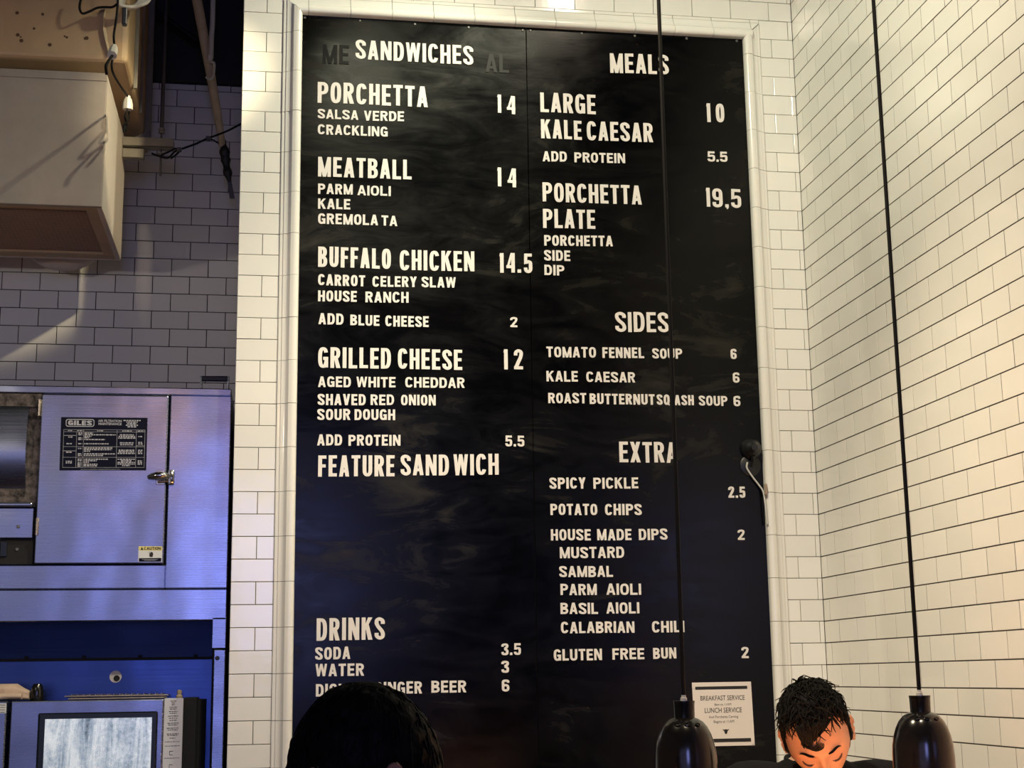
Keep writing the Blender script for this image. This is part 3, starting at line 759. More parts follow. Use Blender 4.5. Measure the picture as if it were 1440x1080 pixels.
pbar(m, 0.24, 0.978, 0.70, 0.983); pbar(m, 0.88, 0.53, 0.975, 0.536)
random.seed(3)
def scrib(m, u0, u1, v, h=0.011):
    u = u0
    while u < u1:
        w = random.uniform(0.010, 0.035); pbar(m, u, v - h, min(u + w, u1), v + h); u += w + 0.008
for v in (0.255,):
    for u0, u1 in ((0.085,0.13),(0.19,0.255),(0.42,0.49),(0.71,0.82),(0.89,0.965)): scrib(m, u0, u1, v, 0.008)
for v in (0.375, 0.50, 0.66, 0.83, 0.86): scrib(m, 0.07 if v != 0.375 else 0.09, 0.14, v)
for v in (0.30,0.33,0.39,0.42,0.50,0.59,0.69,0.72,0.79,0.82,0.86,0.89,0.92): scrib(m, 0.205, 0.25, v)
for v, w in ((0.30,.10),(0.33,.36),(0.36,.08),(0.385,.06),(0.42,.24),(0.50,.28),(0.58,.33),(0.61,.32),(0.64,.07),(0.69,.36),(0.72,.22),(0.79,.28),(0.82,.15),(0.85,.06),(0.885,.16),(0.915,.16)): scrib(m, 0.275, 0.275 + w, v)
for v, w in ((0.33,.16),(0.36,.19),(0.39,.20),(0.48,.16),(0.515,.15),(0.62,.18),(0.65,.18),(0.68,.20),(0.79,.20),(0.82,.12),(0.85,.20),(0.88,.20),(0.91,.09)): scrib(m, 0.765 - w/2, 0.765 + w/2, v)
for v in (0.36,0.47,0.50,0.62,0.65,0.68,0.82,0.85,0.88): scrib(m, 0.90, 0.95, v)
obj('printed_table', m, M_PLINE, placard, recalc=False)
m = MB()
pu = (b - a).length; pv = (a - d_).length
def rrect(u0, v0, u1, v1, r, n=5):
    x0, x1, y0, y1 = u0*pu, u1*pu, v0*pv, v1*pv; out = []
    for cx, cy, s in ((x1-r, y1-r, 0), (x0+r, y1-r, 90), (x0+r, y0+r, 180), (x1-r, y0+r, 270)):
        for i in range(n+1):
            t = math.radians(s + 90*i/n); out.append((cx + r*math.cos(t), cy + r*math.sin(t)))
    return [pxy(x/pu, y/pv) for x, y in out]
o_, i_ = rrect(0.055, 0.035, 0.385, 0.18, 0.008), rrect(0.064, 0.050, 0.376, 0.165, 0.006)
VO, VI = [m.bm.verts.new(p) for p in o_], [m.bm.verts.new(p) for p in i_]
for i in range(len(VO)):
    j = (i+1) % len(VO); m.face([VO[i], VI[i], VI[j], VO[j]])
hh = 0.088*pv
put_polys(m, word_polys('GILES', 0.275*pu/hh, 0.42, 0.24, 0.14), pxy(0.082, 0.151), EX*hh, EZ*hh, NN, 0.0002)
obj('printed_logo', m, M_PLINE, placard, recalc=False)
m = MB()
put_text(m, 'AIR FILTRATION', 0.0118, pxy(0.565, 0.068), EX, EZ, NN, 0.0002, bold=0.0003, sx=0.95); put_text(m, 'MAINTENANCE', 0.0118, pxy(0.565, 0.125), EX, EZ, NN, 0.0002, bold=0.0003, sx=0.98)
for v, w in ((0.055,.20),(0.085,.13),(0.115,.11),(0.145,.14),(0.175,.10)): scrib(m, 0.82 - w/2, 0.82 + w/2, v)
obj('printed_title', m, M_PLINE, placard, recalc=False)
# caution sticker
a, b = onY(194.8, 768.2, YP), onY(228.2, 768.2, YP); d_ = onY(194.3, 790.3, YP); e_ = onY(227.5, 790.3, YP)
m = MB(); m.hexa([d_, e_, e_ + Vector((0,0.0009,0)), d_ + Vector((0,0.0009,0)), a, b, b + Vector((0,0.0009,0)), a + Vector((0,0.0009,0))])
st = obj('warning_sticker', m, M_STICK, door)
st['label'] = 'small yellow and white caution sticker'
m = MB(); m.poly([pxy(0.0,0.27), pxy(1,0.27), pxy(1,0), pxy(0,0)]); obj('sticker_header', m, M_YELLOW, st, recalc=False)
m = MB(); m.poly([pxy(0.03,0.98), pxy(0.97,0.98), pxy(0.98,0.74), pxy(0.03,0.76)]); obj('sticker_footer', m, M_PLACARD, st, recalc=False)
m = MB(); hh = 0.010
put_polys(m, word_polys('CAUTION', 0.71*(b-a).length/hh, 0.22, 0.2, 0.12), pxy(0.235, 0.225) + NN*0.0003, EX*hh, EZ*hh, NN, 0.0002)
m.poly([p + NN*0.0003 for p in (pxy(0.08,0.235), pxy(0.21,0.235), pxy(0.145,0.03))])
m.poly([p + NN*0.0003 for p in (pxy(0.42,0.34), pxy(0.47,0.46), pxy(0.46,0.62), pxy(0.5,0.68), pxy(0.6,0.69), pxy(0.63,0.5), pxy(0.60,0.38), pxy(0.52,0.36), pxy(0.5,0.45))][::-1])
obj('sticker_print', m, M_INK, st, recalc=False)
m = MB()
for u0, u1, v in ((0.16,0.83,0.83),(0.26,0.75,0.90)): scrib(m, u0, u1, v, 0.02)
obj('sticker_small_print', m, M_PLINE, st, recalc=False)

# left bay with the rolled cover
xl1 = q(46, 650).x
m = MB(); m.box(hx0, xdL - 0.004, YH + 0.014, YH + 0.048, q(0,712).z, zdT - 0.003); 
m.box(hx0, xdL - 0.003, YH + 0.004, YH + 0.05, q(0,571).z, zdT + 0.002); obj('bay_surround', m, M_GRIME, hood)
zc0, zc1 = q(20, 571).z, q(20, 706).z
xr = q(39.5, 600).x
prof = []
hC = zc0 - zc1
for t, y in ((0,0.0),(0.06,-0.010),(0.25,-0.022),(0.42,-0.028),(0.55,-0.026),(0.68,-0.016),(0.80,0.002),(0.90,0.024),(1.0,0.048)):
    prof.append((YH + y, zc0 - hC*t))
prof = [(p.x, p.y) for p in catmull([(y, z, 0) for y, z in prof], 5)]
m = MB(); m.smooth = True
full = prof + [(YH + 0.05, zc1), (YH + 0.05, zc0)]
m.loft([[Vector((x, y, z)) for y, z in full] for x in (hx0, xr)], True)
obj('rolled_cover', m, M_STEEL, hood, 30)
zl = q(20, 707).z
m = MB(); m.box(hx0, q(47.5,700).x, YH - 0.020, YH + 0.05, q(0,713.5).z, zl, 0.006, 3); obj('ledge', m, M_STEEL, hood)
m = MB(); m.box(hx0, q(46.5,740).x, YH - 0.002, YH + 0.05, q(0,756.5).z, q(0,714.5).z, 0.002); obj('bay_panel', m, M_STEEL, hood)
m = MB(); m.box(hx0, q(46.5,770).x, YH + 0.012, YH + 0.05, q(0,793).z, q(0,757.5).z); obj('bay_recess', m, M_DARK, hood)
for px, py, y in ((25.5,740.5,YH-0.002),(24.0,772.5,YH+0.012)):
    c = q(px, py, y); m = MB(); m.lathe([(0,-0.003),(0.005,-0.003),(0.0065,-0.001),(0.0065,0.0)], (c.x, y, c.z), 14, 'y'); obj('screw', m, M_SCREW, hood, 40)
m = MB()
for i in range(7):
    c = q(2 + 1.2*i, 770, YH+0.012); m.box(c.x-0.0015, c.x+0.0015, YH+0.006, YH+0.012, q(0,782).z, q(0,762).z)
obj('vent_slots', m, M_FRAME, hood)
# lifting handle on top
c0, c1 = q(283.5, 530, 0.5), q(321, 530, 0.5); zb = zt - 0.004
m = MB()
m.tube([(c0.x, 0.5, zb), (c0.x, 0.5, c0.z + 0.002)], 0.005, 8); m.tube([(c1.x, 0.5, zb), (c1.x, 0.5, c1.z + 0.002)], 0.005, 8)
m.box(c0.x - 0.012, c0.x + 0.01, 0.47, 0.53, zb, zb + 0.006, 0.002); m.box(c1.x - 0.01, c1.x + 0.024, 0.47, 0.53, zb, zb + 0.006, 0.002)
m.tube([(c0.x - 0.004, 0.5, c0.z), (c1.x + 0.004, 0.5, c1.z)], 0.004, 8)
lh = obj('lifting_handle', m, M_STEEL, hood, 40)
m = MB(); m.box(c0.x, c1.x, 0.494, 0.506, q(300,536.5,0.5).z, q(300,529,0.5).z, 0.004, 2); obj('grip', m, M_FRAME, lh)
# legs of the cabinet around the oven bay, inner lining
xp0, xp1 = q(298, 900).x, hx1
zsp = q(308, 912.5).z
m = MB(); m.box(xp0, xp1, YH + 0.001, YH + 0.06, zsp + 0.002, zr + 0.01, 0.002); obj('corner_post', m, M_STEEL, hood)
m = MB(); m.box(q(298.5,1000).x, xp1, YH + 0.002, YH + 0.06, 0.0, zsp - 0.002, 0.003, 2); obj('corner_post', m, M_STEEL, hood)
c = q(305.5, 925.5); m = MB(); m.lathe([(0,-0.006),(0.006,-0.005),(0.008,-0.001),(0.008,0.0)], (c.x, YH + 0.002, c.z), 14, 'y'); obj('screw', m, M_SCREW, hood, 40)
m = MB(); m.box(xp0, xp1, YH + 0.06, YB, 0, zs, 0.002); obj('side_panel', m, M_DARK, hood)
YR = YH + 0.20
zf = onY(150, 926.5, YR).z
m = MB()
m.hexa([Vector(p) for p in ((hx0, YH+0.10, zf-0.06),(xp0, YH+0.10, zf-0.06),(xp0, YR+0.05, zf-0.06),(hx0, YR+0.05, zf-0.06),
                            (hx0, YH+0.10, zr+0.03),(xp0, YH+0.10, zr+0.03),(xp0, YR+0.05, zr+0.03),(hx0, YR+0.05, zr+0.03))])
m = MB(); m.loft([[Vector((x, YR - 0.025, zr + 0.02)), Vector((x, YR, zf + 0.004)), Vector((x, YR + 0.03, zf + 0.004)), Vector((x, YR + 0.03, zr + 0.02))] for x in (hx0, xp0 + 0.01)], True)
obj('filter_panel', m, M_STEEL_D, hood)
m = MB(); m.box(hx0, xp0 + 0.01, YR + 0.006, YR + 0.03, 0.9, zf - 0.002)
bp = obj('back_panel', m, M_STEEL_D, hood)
m = MB(); m.box(hx0, xp0, YR + 0.0, YR + 0.006, zf - 0.006, zf + 0.004); obj('panel_seam', m, M_DARK, hood)
for px in (37, 118, 197, 275):
    c = onY(px, 924.5 - 0.012*(px-37), YR - 0.004); m = MB()
    m.box(c.x - 0.007, c.x + 0.007, YR - 0.008, YR, c.z - 0.005, c.z + 0.004, 0.002); obj('clip', m, M_DARK, hood)
c = onY(162.5, 951.5, YR); m = MB(); m.lathe([(0.0,0.0045),(0.020,0.0045),(0.0215,0.002),(0.0215,-0.001),(0.0205,-0.001)], (c.x, YR + 0.002, c.z), 28, 'y'); obj('port_reflection_ring', m, M_WHITEP, hood, 40)  # white ring colours in the bright reflection around the hole
m = MB(); m.lathe([(0.0,0.0),(0.0108,0.0),(0.0108,0.0046)], (c.x + 0.004, YR - 0.0012, c.z - 0.006), 28, 'y'); obj('port_hole', m, M_DARK, hood, 40)

# ------------------------------------------------------------------ oven in the bay
YO = YH - 0.03
o = lambda px, py, Y=YO: onY(px, py, Y)
ox0, ox1 = o(13.5, 1030).x, o(256.5, 1030).x; oz1 = o(130, 984.5).z; oz0 = 0.90
oven = thing('countertop_oven', 'steel oven with black framed glass door under the hood', 'oven', ((ox0+ox1)/2, YO, 0.0))
m = MB(); m.box(ox0, ox1 - 0.004, YO + 0.02, YR - 0.01, 0.0, oz1 - 0.004, 0.004); obj('oven_body', m, M_FRAME, oven)
m = MB(); m.box(ox1 - 0.004, ox1 + 0.045, YO + 0.05, YR - 0.01, 0.9, oz1 + 0.003, 0.004); m.box(ox1 + 0.02, ox1 + 0.07, YO + 0.16, YR - 0.01, 0.9, oz1 - 0.004); obj('side_cover', m, M_DARK, oven)
xs_ = o(229, 1030).x
fx0, fx1, fz1 = o(52.5, 1040).x, o(221, 1040).x, o(140, 1001.5).z
ix0, ix1, iz1 = o(62.5, 1040).x, o(213, 1040).x, o(140, 1010).z
od = MB(); od.box(ox0, xs_, YO, YO + 0.02, oz0, oz1, 0.004, 2); odoor = obj('oven_door', od, M_STEEL, oven)
m = MB(); m.box(fx0, fx1, YO - 0.004, YO + 0.001, oz0 + 0.08, fz1, 0.006, 3); obj('window_frame', m, M_FRAME, odoor)
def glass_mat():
    g = mat('painted_reflection_glass', (0.55, 0.60, 0.58), 0.10, 0.85); t = NT(g)
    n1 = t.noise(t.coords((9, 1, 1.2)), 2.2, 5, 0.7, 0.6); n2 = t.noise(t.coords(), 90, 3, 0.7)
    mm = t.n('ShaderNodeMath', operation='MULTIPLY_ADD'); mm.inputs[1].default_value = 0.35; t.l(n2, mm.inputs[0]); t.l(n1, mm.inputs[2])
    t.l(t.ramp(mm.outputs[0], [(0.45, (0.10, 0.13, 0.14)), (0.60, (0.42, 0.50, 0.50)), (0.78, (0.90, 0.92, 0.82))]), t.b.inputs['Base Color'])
    t.l(t.ramp(mm.outputs[0], [(0.45, (0.10, 0.13, 0.14)), (0.60, (0.42, 0.50, 0.50)), (0.78, (0.90, 0.95, 0.78))]), t.b.inputs['Emission Color']); t.b.inputs['Emission Strength'].default_value = 0.45  # glow and pale streaks stand in for a bright street reflection
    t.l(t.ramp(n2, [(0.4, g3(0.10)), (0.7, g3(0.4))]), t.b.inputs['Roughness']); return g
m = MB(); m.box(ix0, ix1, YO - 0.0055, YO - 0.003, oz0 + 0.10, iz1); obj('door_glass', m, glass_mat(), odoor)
m = MB(); m.box(xs_ + 0.001, ox1, YO + 0.001, YO + 0.022, oz0, oz1 + 0.002, 0.002); cp_ = obj('control_panel', m, M_CTRL, oven)
m = MB(); random.seed(5)
xa, xb = xs_ + 0.008, ox1 - 0.008
def dash(x0, x1, z, h=0.0011):
    x = x0
    while x < x1:
        w = random.uniform(0.004, 0.011); m.poly([Vector((x, YO + 0.0004, z - h)), Vector((min(x+w, x1), YO + 0.0004, z - h)), Vector((min(x+w, x1), YO + 0.0004, z + h)), Vector((x, YO + 0.0004, z + h))]); x += w + 0.002
xm = (xa+xb)/2
for i, py in enumerate((986,988.5,991,994.5,997,1000.5,1003,1007,1010,1013,1017,1019.5,1024,1026.5,1032,1034,1038)):
    wv = (0.010,0.006,0.006,0.014,0.012,0.015,0.012,0.017,0.014,0.012,0.019,0.016,0.021,0.017,0.021,0.018,0.010)[i]
    dash(xm - wv, xm + wv, o(240, py).z)
obj('panel_print', m, M_INK, cp_, recalc=False); m = MB(); dash(xa, xb, o(240,1043).z, 0.0008); dash(xa, xb, o(240,1049).z, 0.0007); obj('printed_rule', m, M_INK, cp_, recalc=False); m = MB(); dash(xa, xb, o(240,1066).z, 0.0008); obj('printed_rule', m, M_INK, cp_, recalc=False)
for py in (1059, 1078):
    m = MB()
    z = o(240, py).z
    for x0, x1, z0, z1 in ((xm-0.009,xm-0.0075,z-0.007,z+0.007),(xm-0.009,xm+0.003,z+0.0055,z+0.007),(xm-0.009,xm+0.003,z-0.007,z-0.0055)):
        m.poly([Vector((x0,YO+0.0004,z0)), Vector((x1,YO+0.0004,z0)), Vector((x1,YO+0.0004,z1)), Vector((x0,YO+0.0004,z1))])
    obj('printed_symbol', m, M_INK, cp_, recalc=False)

# neighbouring oven, towel, knob-shaped container, cooling rack
nx1 = o(7.5, 1030).x
nov = thing('neighbour_oven', 'steel oven edge at far left with a small printed label', 'oven', (nx1 - 0.3, YO, 0.0))
m = MB(); m.box(nx1 - 0.5, nx1, YO, YR - 0.01, 0.0, o(5,986).z, 0.004); obj('oven_body', m, M_STEEL, nov)
m = MB(); z0_, z1_ = o(3,1003).z, o(3,989).z; m.box(nx1 - 0.05, nx1 - 0.001, YO - 0.0008, YO + 0.0002, z0_, z1_); lb = obj('rating_label', m, M_STICK, nov)
m = MB()
for k in range(4):
    z = z1_ - 0.006 - 0.008*k; m.poly([Vector((nx1-0.045,YO-0.001,z-0.001)), Vector((nx1-0.005,YO-0.001,z-0.001)), Vector((nx1-0.005,YO-0.001,z+0.001)), Vector((nx1-0.045,YO-0.001,z+0.001))])
obj('label_print', m, M_INK, lb, recalc=False)
ztp = o(20, 985).z
YT = YO + 0.07
tw = MB(); tw.smooth = True
xT1 = onY(40, 975, YT).x
def towel_ring(x, k):
    out = []
    e = 1 - k
    for yy, zz in ((0.0,0.002),(-0.012,0.020),(-0.005,0.034),(0.03,0.040),(0.075,0.040),(0.10,0.030),(0.105,0.012),(0.10,0.002)):
        out.append(Vector((x, YT + 0.012 + yy*e + 0.004*math.sin(x*60 + zz*90), ztp + 0.001 + zz*(1.0 if k < .3 else (1.15-k)) * 1.35)))
    return catmull(out, 5, True)
tw.loft([towel_ring(xT1 - 0.34 + 0.34*i/14, max(0, (i-11)/3*0.6)) for i in range(15)], True)
tw.loft([[Vector((x, YT - 0.008 + 0.016*math.cos(t) - 0.002, ztp + 0.012 + 0.010*math.sin(t) + 0.002*math.sin(30*x))) for t in [2*PI*i/12 for i in range(12)]] for x in [xT1 - 0.34 + 0.32*i/10 for i in range(11)]], True)
t_ = obj('folded_towel', tw, M_TOWEL, None, 60); tag(t_, 'folded tan towel lying on top of the oven at far left', 'towel')
c = onY(50, 985, YT); m = MB()
m.lathe([(0,0.001),(0.021,0.001),(0.0225,0.006),(0.022,0.035),(0.019,0.052),(0.013,0.062),(0,0.064)], (c.x, YT + 0.03, oz1 - 0.004), 28)
k_ = obj('rounded_container', m, M_SHADE, None, 45); tag(k_, 'small black rounded container standing beside the tan towel', 'container')
x0_, x1_ = onY(93, 978, YT).x, onY(236, 976, YT).x
rk = thing('wire_rack', 'low wire cooling rack lying on top of the oven', 'rack', ((x0_+x1_)/2, YT + 0.06, oz1 - 0.004))
m = MB(); zz = oz1 + 0.013
for y in (YT - 0.02, YT + 0.10): m.tube([(x0_, y, zz), (x1_, y, zz)], 0.0032, 8)
for x in (x0_, x1_): m.tube([(x, YT - 0.02, zz), (x, YT + 0.10, zz)], 0.003, 8)
for y in (YT - 0.02, YT + 0.10): m.tube([(x0_ + 0.01, y, oz1 + 0.004), (x1_ - 0.01, y, oz1 + 0.004)], 0.003, 8)
obj('rim', m, M_HINGE, rk, 50)
m = MB()
for i in range(1, 17):
    x = x0_ + (x1_-x0_)*i/17; m.tube([(x, YT - 0.022, zz + 0.005), (x, YT + 0.10, zz + 0.005)], 0.0022, 6)
obj('cross_wires', m, M_HINGE, rk, 50)
m = MB()
for x in (x0_ + 0.02, x1_ - 0.02):
    for y in (YT - 0.015, YT + 0.095): m.tube([(x, y, oz1 + 0.0003), (x, y, zz)], 0.003, 8)
obj('feet', m, M_HINGE, rk, 50)
c = onY(252, 985, YT + 0.02); m = MB()
m.lathe([(0,0.0),(0.011,0.0),(0.012,0.006),(0.007,0.012),(0.009,0.018),(0.008,0.026),(0,0.029)], (c.x, YT + 0.02, oz1 + 0.002), 20)
k_ = obj('small_knob', m, M_PIPE, oven, 45)

# ------------------------------------------------------------------ white unit, duct and the pipes overhead
ux1, uz0, uz1, uy0, uy1 = -2.617, 3.290, 3.802, 0.09, 0.80
unit = thing('ceiling_unit', 'aged white air unit with dark grille underneath, hung above the kitchen', 'air unit', (ux1 - 0.5, uy0, uz0))
m = MB(); m.box(ux1 - 1.1, ux1, uy0, uy0 + 0.0205, uz0, uz1, 0.002); o_ = obj('front_panel', m, M_UNITF, unit); o_['label'] = 'darker grey front panel'
m = MB(); m.box(ux1 - 0.02, ux1, uy0 + 0.021, uy1 - 0.021, uz0, uz1 - 0.0205, 0.001)
m.box(ux1 - 1.1, ux1, uy1 - 0.02, uy1, uz0, uz1, 0.004); m.box(ux1 - 1.1, ux1, uy0 + 0.021, uy1 - 0.021, uz1 - 0.02, uz1, 0.001)
obj('casing', m, M_UNIT, unit)
m = MB(); m.box(ux1 - 1.1, ux1 + 0.001, uy0 - 0.003, uy0 + 0.001, uz1 - 0.030, uz1 + 0.001, 0.001); obj('top_lip', m, M_UNITF, unit)
gx1, gy0, gy1 = ux1 - 0.062, uy0 + 0.055, uy1 - 0.085
m = MB()
m.box(ux1 - 1.1, ux1 - 0.001, uy0 + 0.002, gy0, uz0 + 0.001, uz0 + 0.02, 0.003); m.box(ux1 - 1.1, ux1 - 0.001, gy1, uy1 - 0.002, uz0 + 0.001, uz0 + 0.02, 0.003)
m.box(gx1, ux1 - 0.001, gy0 + 0.0005, gy1 - 0.0005, uz0 + 0.001, uz0 + 0.02, 0.003)
obj('grille_frame', m, M_DUCT, unit)
m = MB(); n = 36
for i in range(n):
    y = gy0 + (gy1-gy0)*i/(n-1); m.box(ux1 - 1.1, gx1 + 0.002, y - 0.0026, y + 0.0026, uz0 + 0.010, uz0 + 0.016)
for i in range(64):
    x = gx1 - 0.016*i; m.box(x - 0.0026, x + 0.0026, gy0, gy1, uz0 + 0.012, uz0 + 0.018)
gr = obj('grille', m, M_GRILLE, unit)
m = MB(); m.box(ux1 - 1.09, ux1 - 0.02, uy0 + 0.02, uy1 - 0.02, uz0 + 0.05, uz0 + 0.055); obj('filter', m, M_DARK, unit)
cl, cr = onY(40, 357, 0.88), onY(131, 357, 0.88); rr = (cr.x - cl.x)/2
zlow = onY(85, 374, 0.88).z; zwid = cl.z
m = MB(); m.smooth = True
Rd = (rr*rr + (zwid-zlow)**2)/(2*(zwid-zlow))
prof = [(Rd*math.sin(t), -Rd*math.cos(t)) for t in [math.asin(rr/Rd)*1.02*i/10 for i in range(11)]]
cz = zlow + Rd
prof = prof + [(prof[-1][0], prof[-1][1] + 0.22), (0.0, prof[-1][1] + 0.22)]
m.lathe(prof, ((cl.x+cr.x)/2, 0.95, cz), 48); m.bm.verts.ensure_lookup_table()
for v in m.bm.verts: v.co.y = 0.95 + (v.co.y - 0.95)*0.55
obj('round_collar', m, M_UNIT, unit, 40)

dx1 = -2.545
duct = thing('air_duct', 'large tan painted duct running to the kitchen wall above the white unit', 'duct', (dx1 - 0.5, 0.1, 3.84))
zd0 = 3.862
m = MB(); m.box(dx1 - 1.3, dx1 - 0.005, 0.12, YK - 0.014, zd0, 4.93, 0.02, 3); obj('duct_body', m, M_DUCT, duct)
m = MB()
for px, py in ((24,18),(25,49),(29,52),(30,57),(91,51),(94,52.5),(120,54),(122,53.5),(48,40),(70,63),(60,20)):
    c = onY(px, py, 0.12); s = random.uniform(0.003, 0.007)
    m.lathe([(0,-0.0012),(s,-0.0010),(s*1.1,0.0)], (c.x, 0.12, c.z), 9, 'y')
obj('rust_spots', m, M_RUST, duct)
pts = [(148, 14), (145.5, 25), (146, 45), (149, 58), (153, 75)]
m = MB()                                     # peeling flap at the front edge
L_ = [onY(x, y, 0.105) for x, y in ((147.5,12),(145,24),(145,42),(148,56),(153.5,78))]; R2 = [onY(x, y, 0.135) for x, y in ((147.7,12),(151,28),(154,45),(154.5,58),(154.5,78))]
for i in range(4): m.hexa([L_[i+1], R2[i+1], R2[i+1] + Vector((0,0.006,0)), L_[i+1] + Vector((0,0.006,0)), L_[i], R2[i], R2[i] + Vector((0,0.006,0)), L_[i] + Vector((0,0.006,0))])
obj('edge_flap', m, M_PIPE, duct)
m = MB(); m.box(dx1 - 0.004, dx1 + 0.010, 0.36, 0.372, zd0, 4.9); m.box(dx1 - 0.004, dx1 + 0.006, 0.62, 0.626, zd0, 4.9); m.box(dx1-0.004, dx1+0.02, 0.86, 0.90, zd0, 4.9); obj('seam_strip', m, M_STRUT, duct)

# cable with white connectors on the duct's right face
def on_side(px, py): 
    p = onX(px, py, dx1 + 0.012); return p
cab = thing('cable_run', 'thin dark cables with white connectors hanging down the side of the tan duct', 'cable', on_side(172, 180))
m = MB()
m.tube(catmull([on_side(x, y) for x, y in ((166,0),(165,12),(163,30),(160,50),(161,66))], 5), 0.004, 7)
m.tube(catmull([on_side(x, y) for x, y in ((158,78),(153,85),(149,93),(150,104))], 5), 0.005, 7)
m.tube(catmull([on_side(x, y) for x, y in ((160,76),(157,92),(160,105),(170,122),(179,135))], 5), 0.004, 7)
m.tube(catmull([on_side(x, y) for x, y in ((179,154),(176,164),(178,176),(176,184))], 5), 0.004, 7)
m.tube(catmull([on_side(x, y) for x, y in ((181,154),(181,166),(175,176),(174,186))], 5), 0.004, 7)
obj('wire', m, M_CABLE, cab, 60)
for (xa_, ya_, xb_, yb_, r) in ((160.5,67,157.5,78,0.016),(180,139,179.5,154,0.018)):
    m = MB(); A, B = on_side(xa_, ya_), on_side(xb_, yb_); m.tube([A, A.lerp(B, 0.5), B], [r*0.75, r, r], 8); m.tube([A + Vector((0.0,0,0.01)), A], r*0.5, 8); obj('connector', m, M_WHITEP, cab, 40)
m = MB()
m.tube(catmull([onY(x, y, 0.06) for x, y in ((116,-6),(113,2),(112,12),(116,19),(126,16),(137,11),(148,10),(158,10),(165,5),(168,0),(172,-6))], 6), 0.0045, 8)
t_ = obj('looped_cable', m, M_CABLE, None, 60); tag(t_, 'black cable loop hanging in front of the tan duct at the top edge', 'cable')
m = MB()
for k in range(7):
    y0 = 2 + 1.6*k
    m.tube(catmull([onY(165 + 2*k, -8, 0.02), onY(167 + k, 5 + 0.4*k, 0.02 + 0.006*k), onY(176 + 1.3*k, 9 + 0.5*k, 0.03 + 0.006*k), onY(190 + k, 6 + 0.7*k - (k-3)*0.8, 0.05), onY(199 + 1.5*k, -4 + k, 0.06), onY(204 + 2*k, -14, 0.06)], 5), 0.0075, 8)
t_ = obj('cable_bundle', m, M_CONDUIT, None, 60); tag(t_, 'pale bundle of cables looping at the top edge beside the tan duct', 'cable bundle')
m = MB(); c0, c1 = onX(175, 12, dx1 + 0.03), onX(175, 40, dx1 + 0.03); m.box(c0.x - 0.006, c0.x + 0.010, c0.y - 0.012, c0.y + 0.012, c1.z, c0.z, 0.003); obj('bracket', m, M_ROD, cab)

YC = 0.70
z1c, z0c = onY(210, 196, YC).z, onY(210, 209, YC).z; xe = onY(245, 200, YC).x
ch = thing('strut_channel', 'short pale metal channel hanging from a rod right of the white unit', 'channel', (xe - 0.2, YC, z0c))
m = MB(); zb = z0c
m.box(ux1 + 0.001, xe, YC - 0.022, YC - 0.018, z0c, z1c, 0.001); m.box(ux1 + 0.001, xe, YC + 0.018, YC + 0.022, z0c, z1c, 0.001); m.box(ux1 + 0.001, xe, YC - 0.022, YC + 0.022, z0c, z0c + 0.004)
obj('channel', m, M_STRUT, ch)
m = MB(); xm_ = onY(203, 215, YC).x; m.box(ux1 + 0.001, xm_, YC - 0.02, YC + 0.02, onY(190,223.5,YC).z, onY(190,211,YC).z, 0.002); obj('lower_channel', m, M_STRUT, ch)
m = MB(); b0, b1 = onY(190, 194, YC), onY(213, 194, YC); m.hexa([Vector((b0.x, YC-0.02, z1c)), Vector((b1.x, YC-0.02, z1c)), Vector((b1.x, YC+0.02, z1c)), Vector((b0.x, YC+0.02, z1c)), Vector((b0.x+0.03, YC-0.02, z1c+0.018)), Vector((b1.x-0.004, YC-0.02, z1c+0.030)), Vector((b1.x-0.004, YC+0.02, z1c+0.030)), Vector((b0.x+0.03, YC+0.02, z1c+0.018))]); obj('cleat', m, M_ROD, ch)
rt, rb = onY(228.5, 150, YC), onY(225.5, 247, YC)
m = MB(); m.tube([(rt.x, YC, 4.95), (rt.x, YC, z1c + 0.045)], 0.0085, 12); m.tube([(rt.x, YC, z1c + 0.05), (rt.x, YC, z0c - 0.02), (rt.x, YC, rb.z)], 0.0042, 10); obj('hanger_rod', m, M_ROD, ch, 50)
m = MB()
for z in (z1c + 0.040, z1c + 0.028): m.lathe([(0,0),(0.013,0),(0.014,0.004),(0.013,0.009),(0,0.009)], (rt.x, YC, z), 6)
m.lathe([(0,0),(0.012,0),(0.012,0.010),(0,0.010)], (rt.x, YC, z0c - 0.028), 6)
obj('nut', m, M_STRUT, ch, 40)
m = MB(); YW = YC + 0.0
m.tube(catmull([onY(x, y, YW + k) for x, y, k in ((214,216,0),(222,219,-.03),(236,222,-.03),(246,213,-.02),(258,208.5,0),(276,202,.03),(292,194.5,.06),(305,190,.08),(322,183,.1),(341,173,.12))], 6), 0.0042, 8)
m.tube(catmull([onY(x, y, YW + k) for x, y, k in ((240,223,-.03),(248,217,-.03),(252,212,-.02),(247,209,-.02),(236,214,-.02),(226,218,-.02))], 6), 0.004, 8)
m.tube(catmull([onY(x, y, YW + k) for x, y, k in ((292,195,.06),(300,197,.06),(306,201,.06))], 6), 0.003, 8)
t_ = obj('guy_cable', m, M_CABLE, None, 60); tag(t_, 'thin black cable stretched from the metal channel towards the tiled pier', 'cable')
for px, py in ((252,211),(293,195)):
    c = onY(px, py, YW + (0.06 if px > 260 else -0.03)); m = MB(); m.box(c.x-0.010, c.x+0.010, c.y-0.008, c.y+0.008, c.z-0.008, c.z+0.010, 0.003); obj('cable_clamp', m, M_ROD, t_)

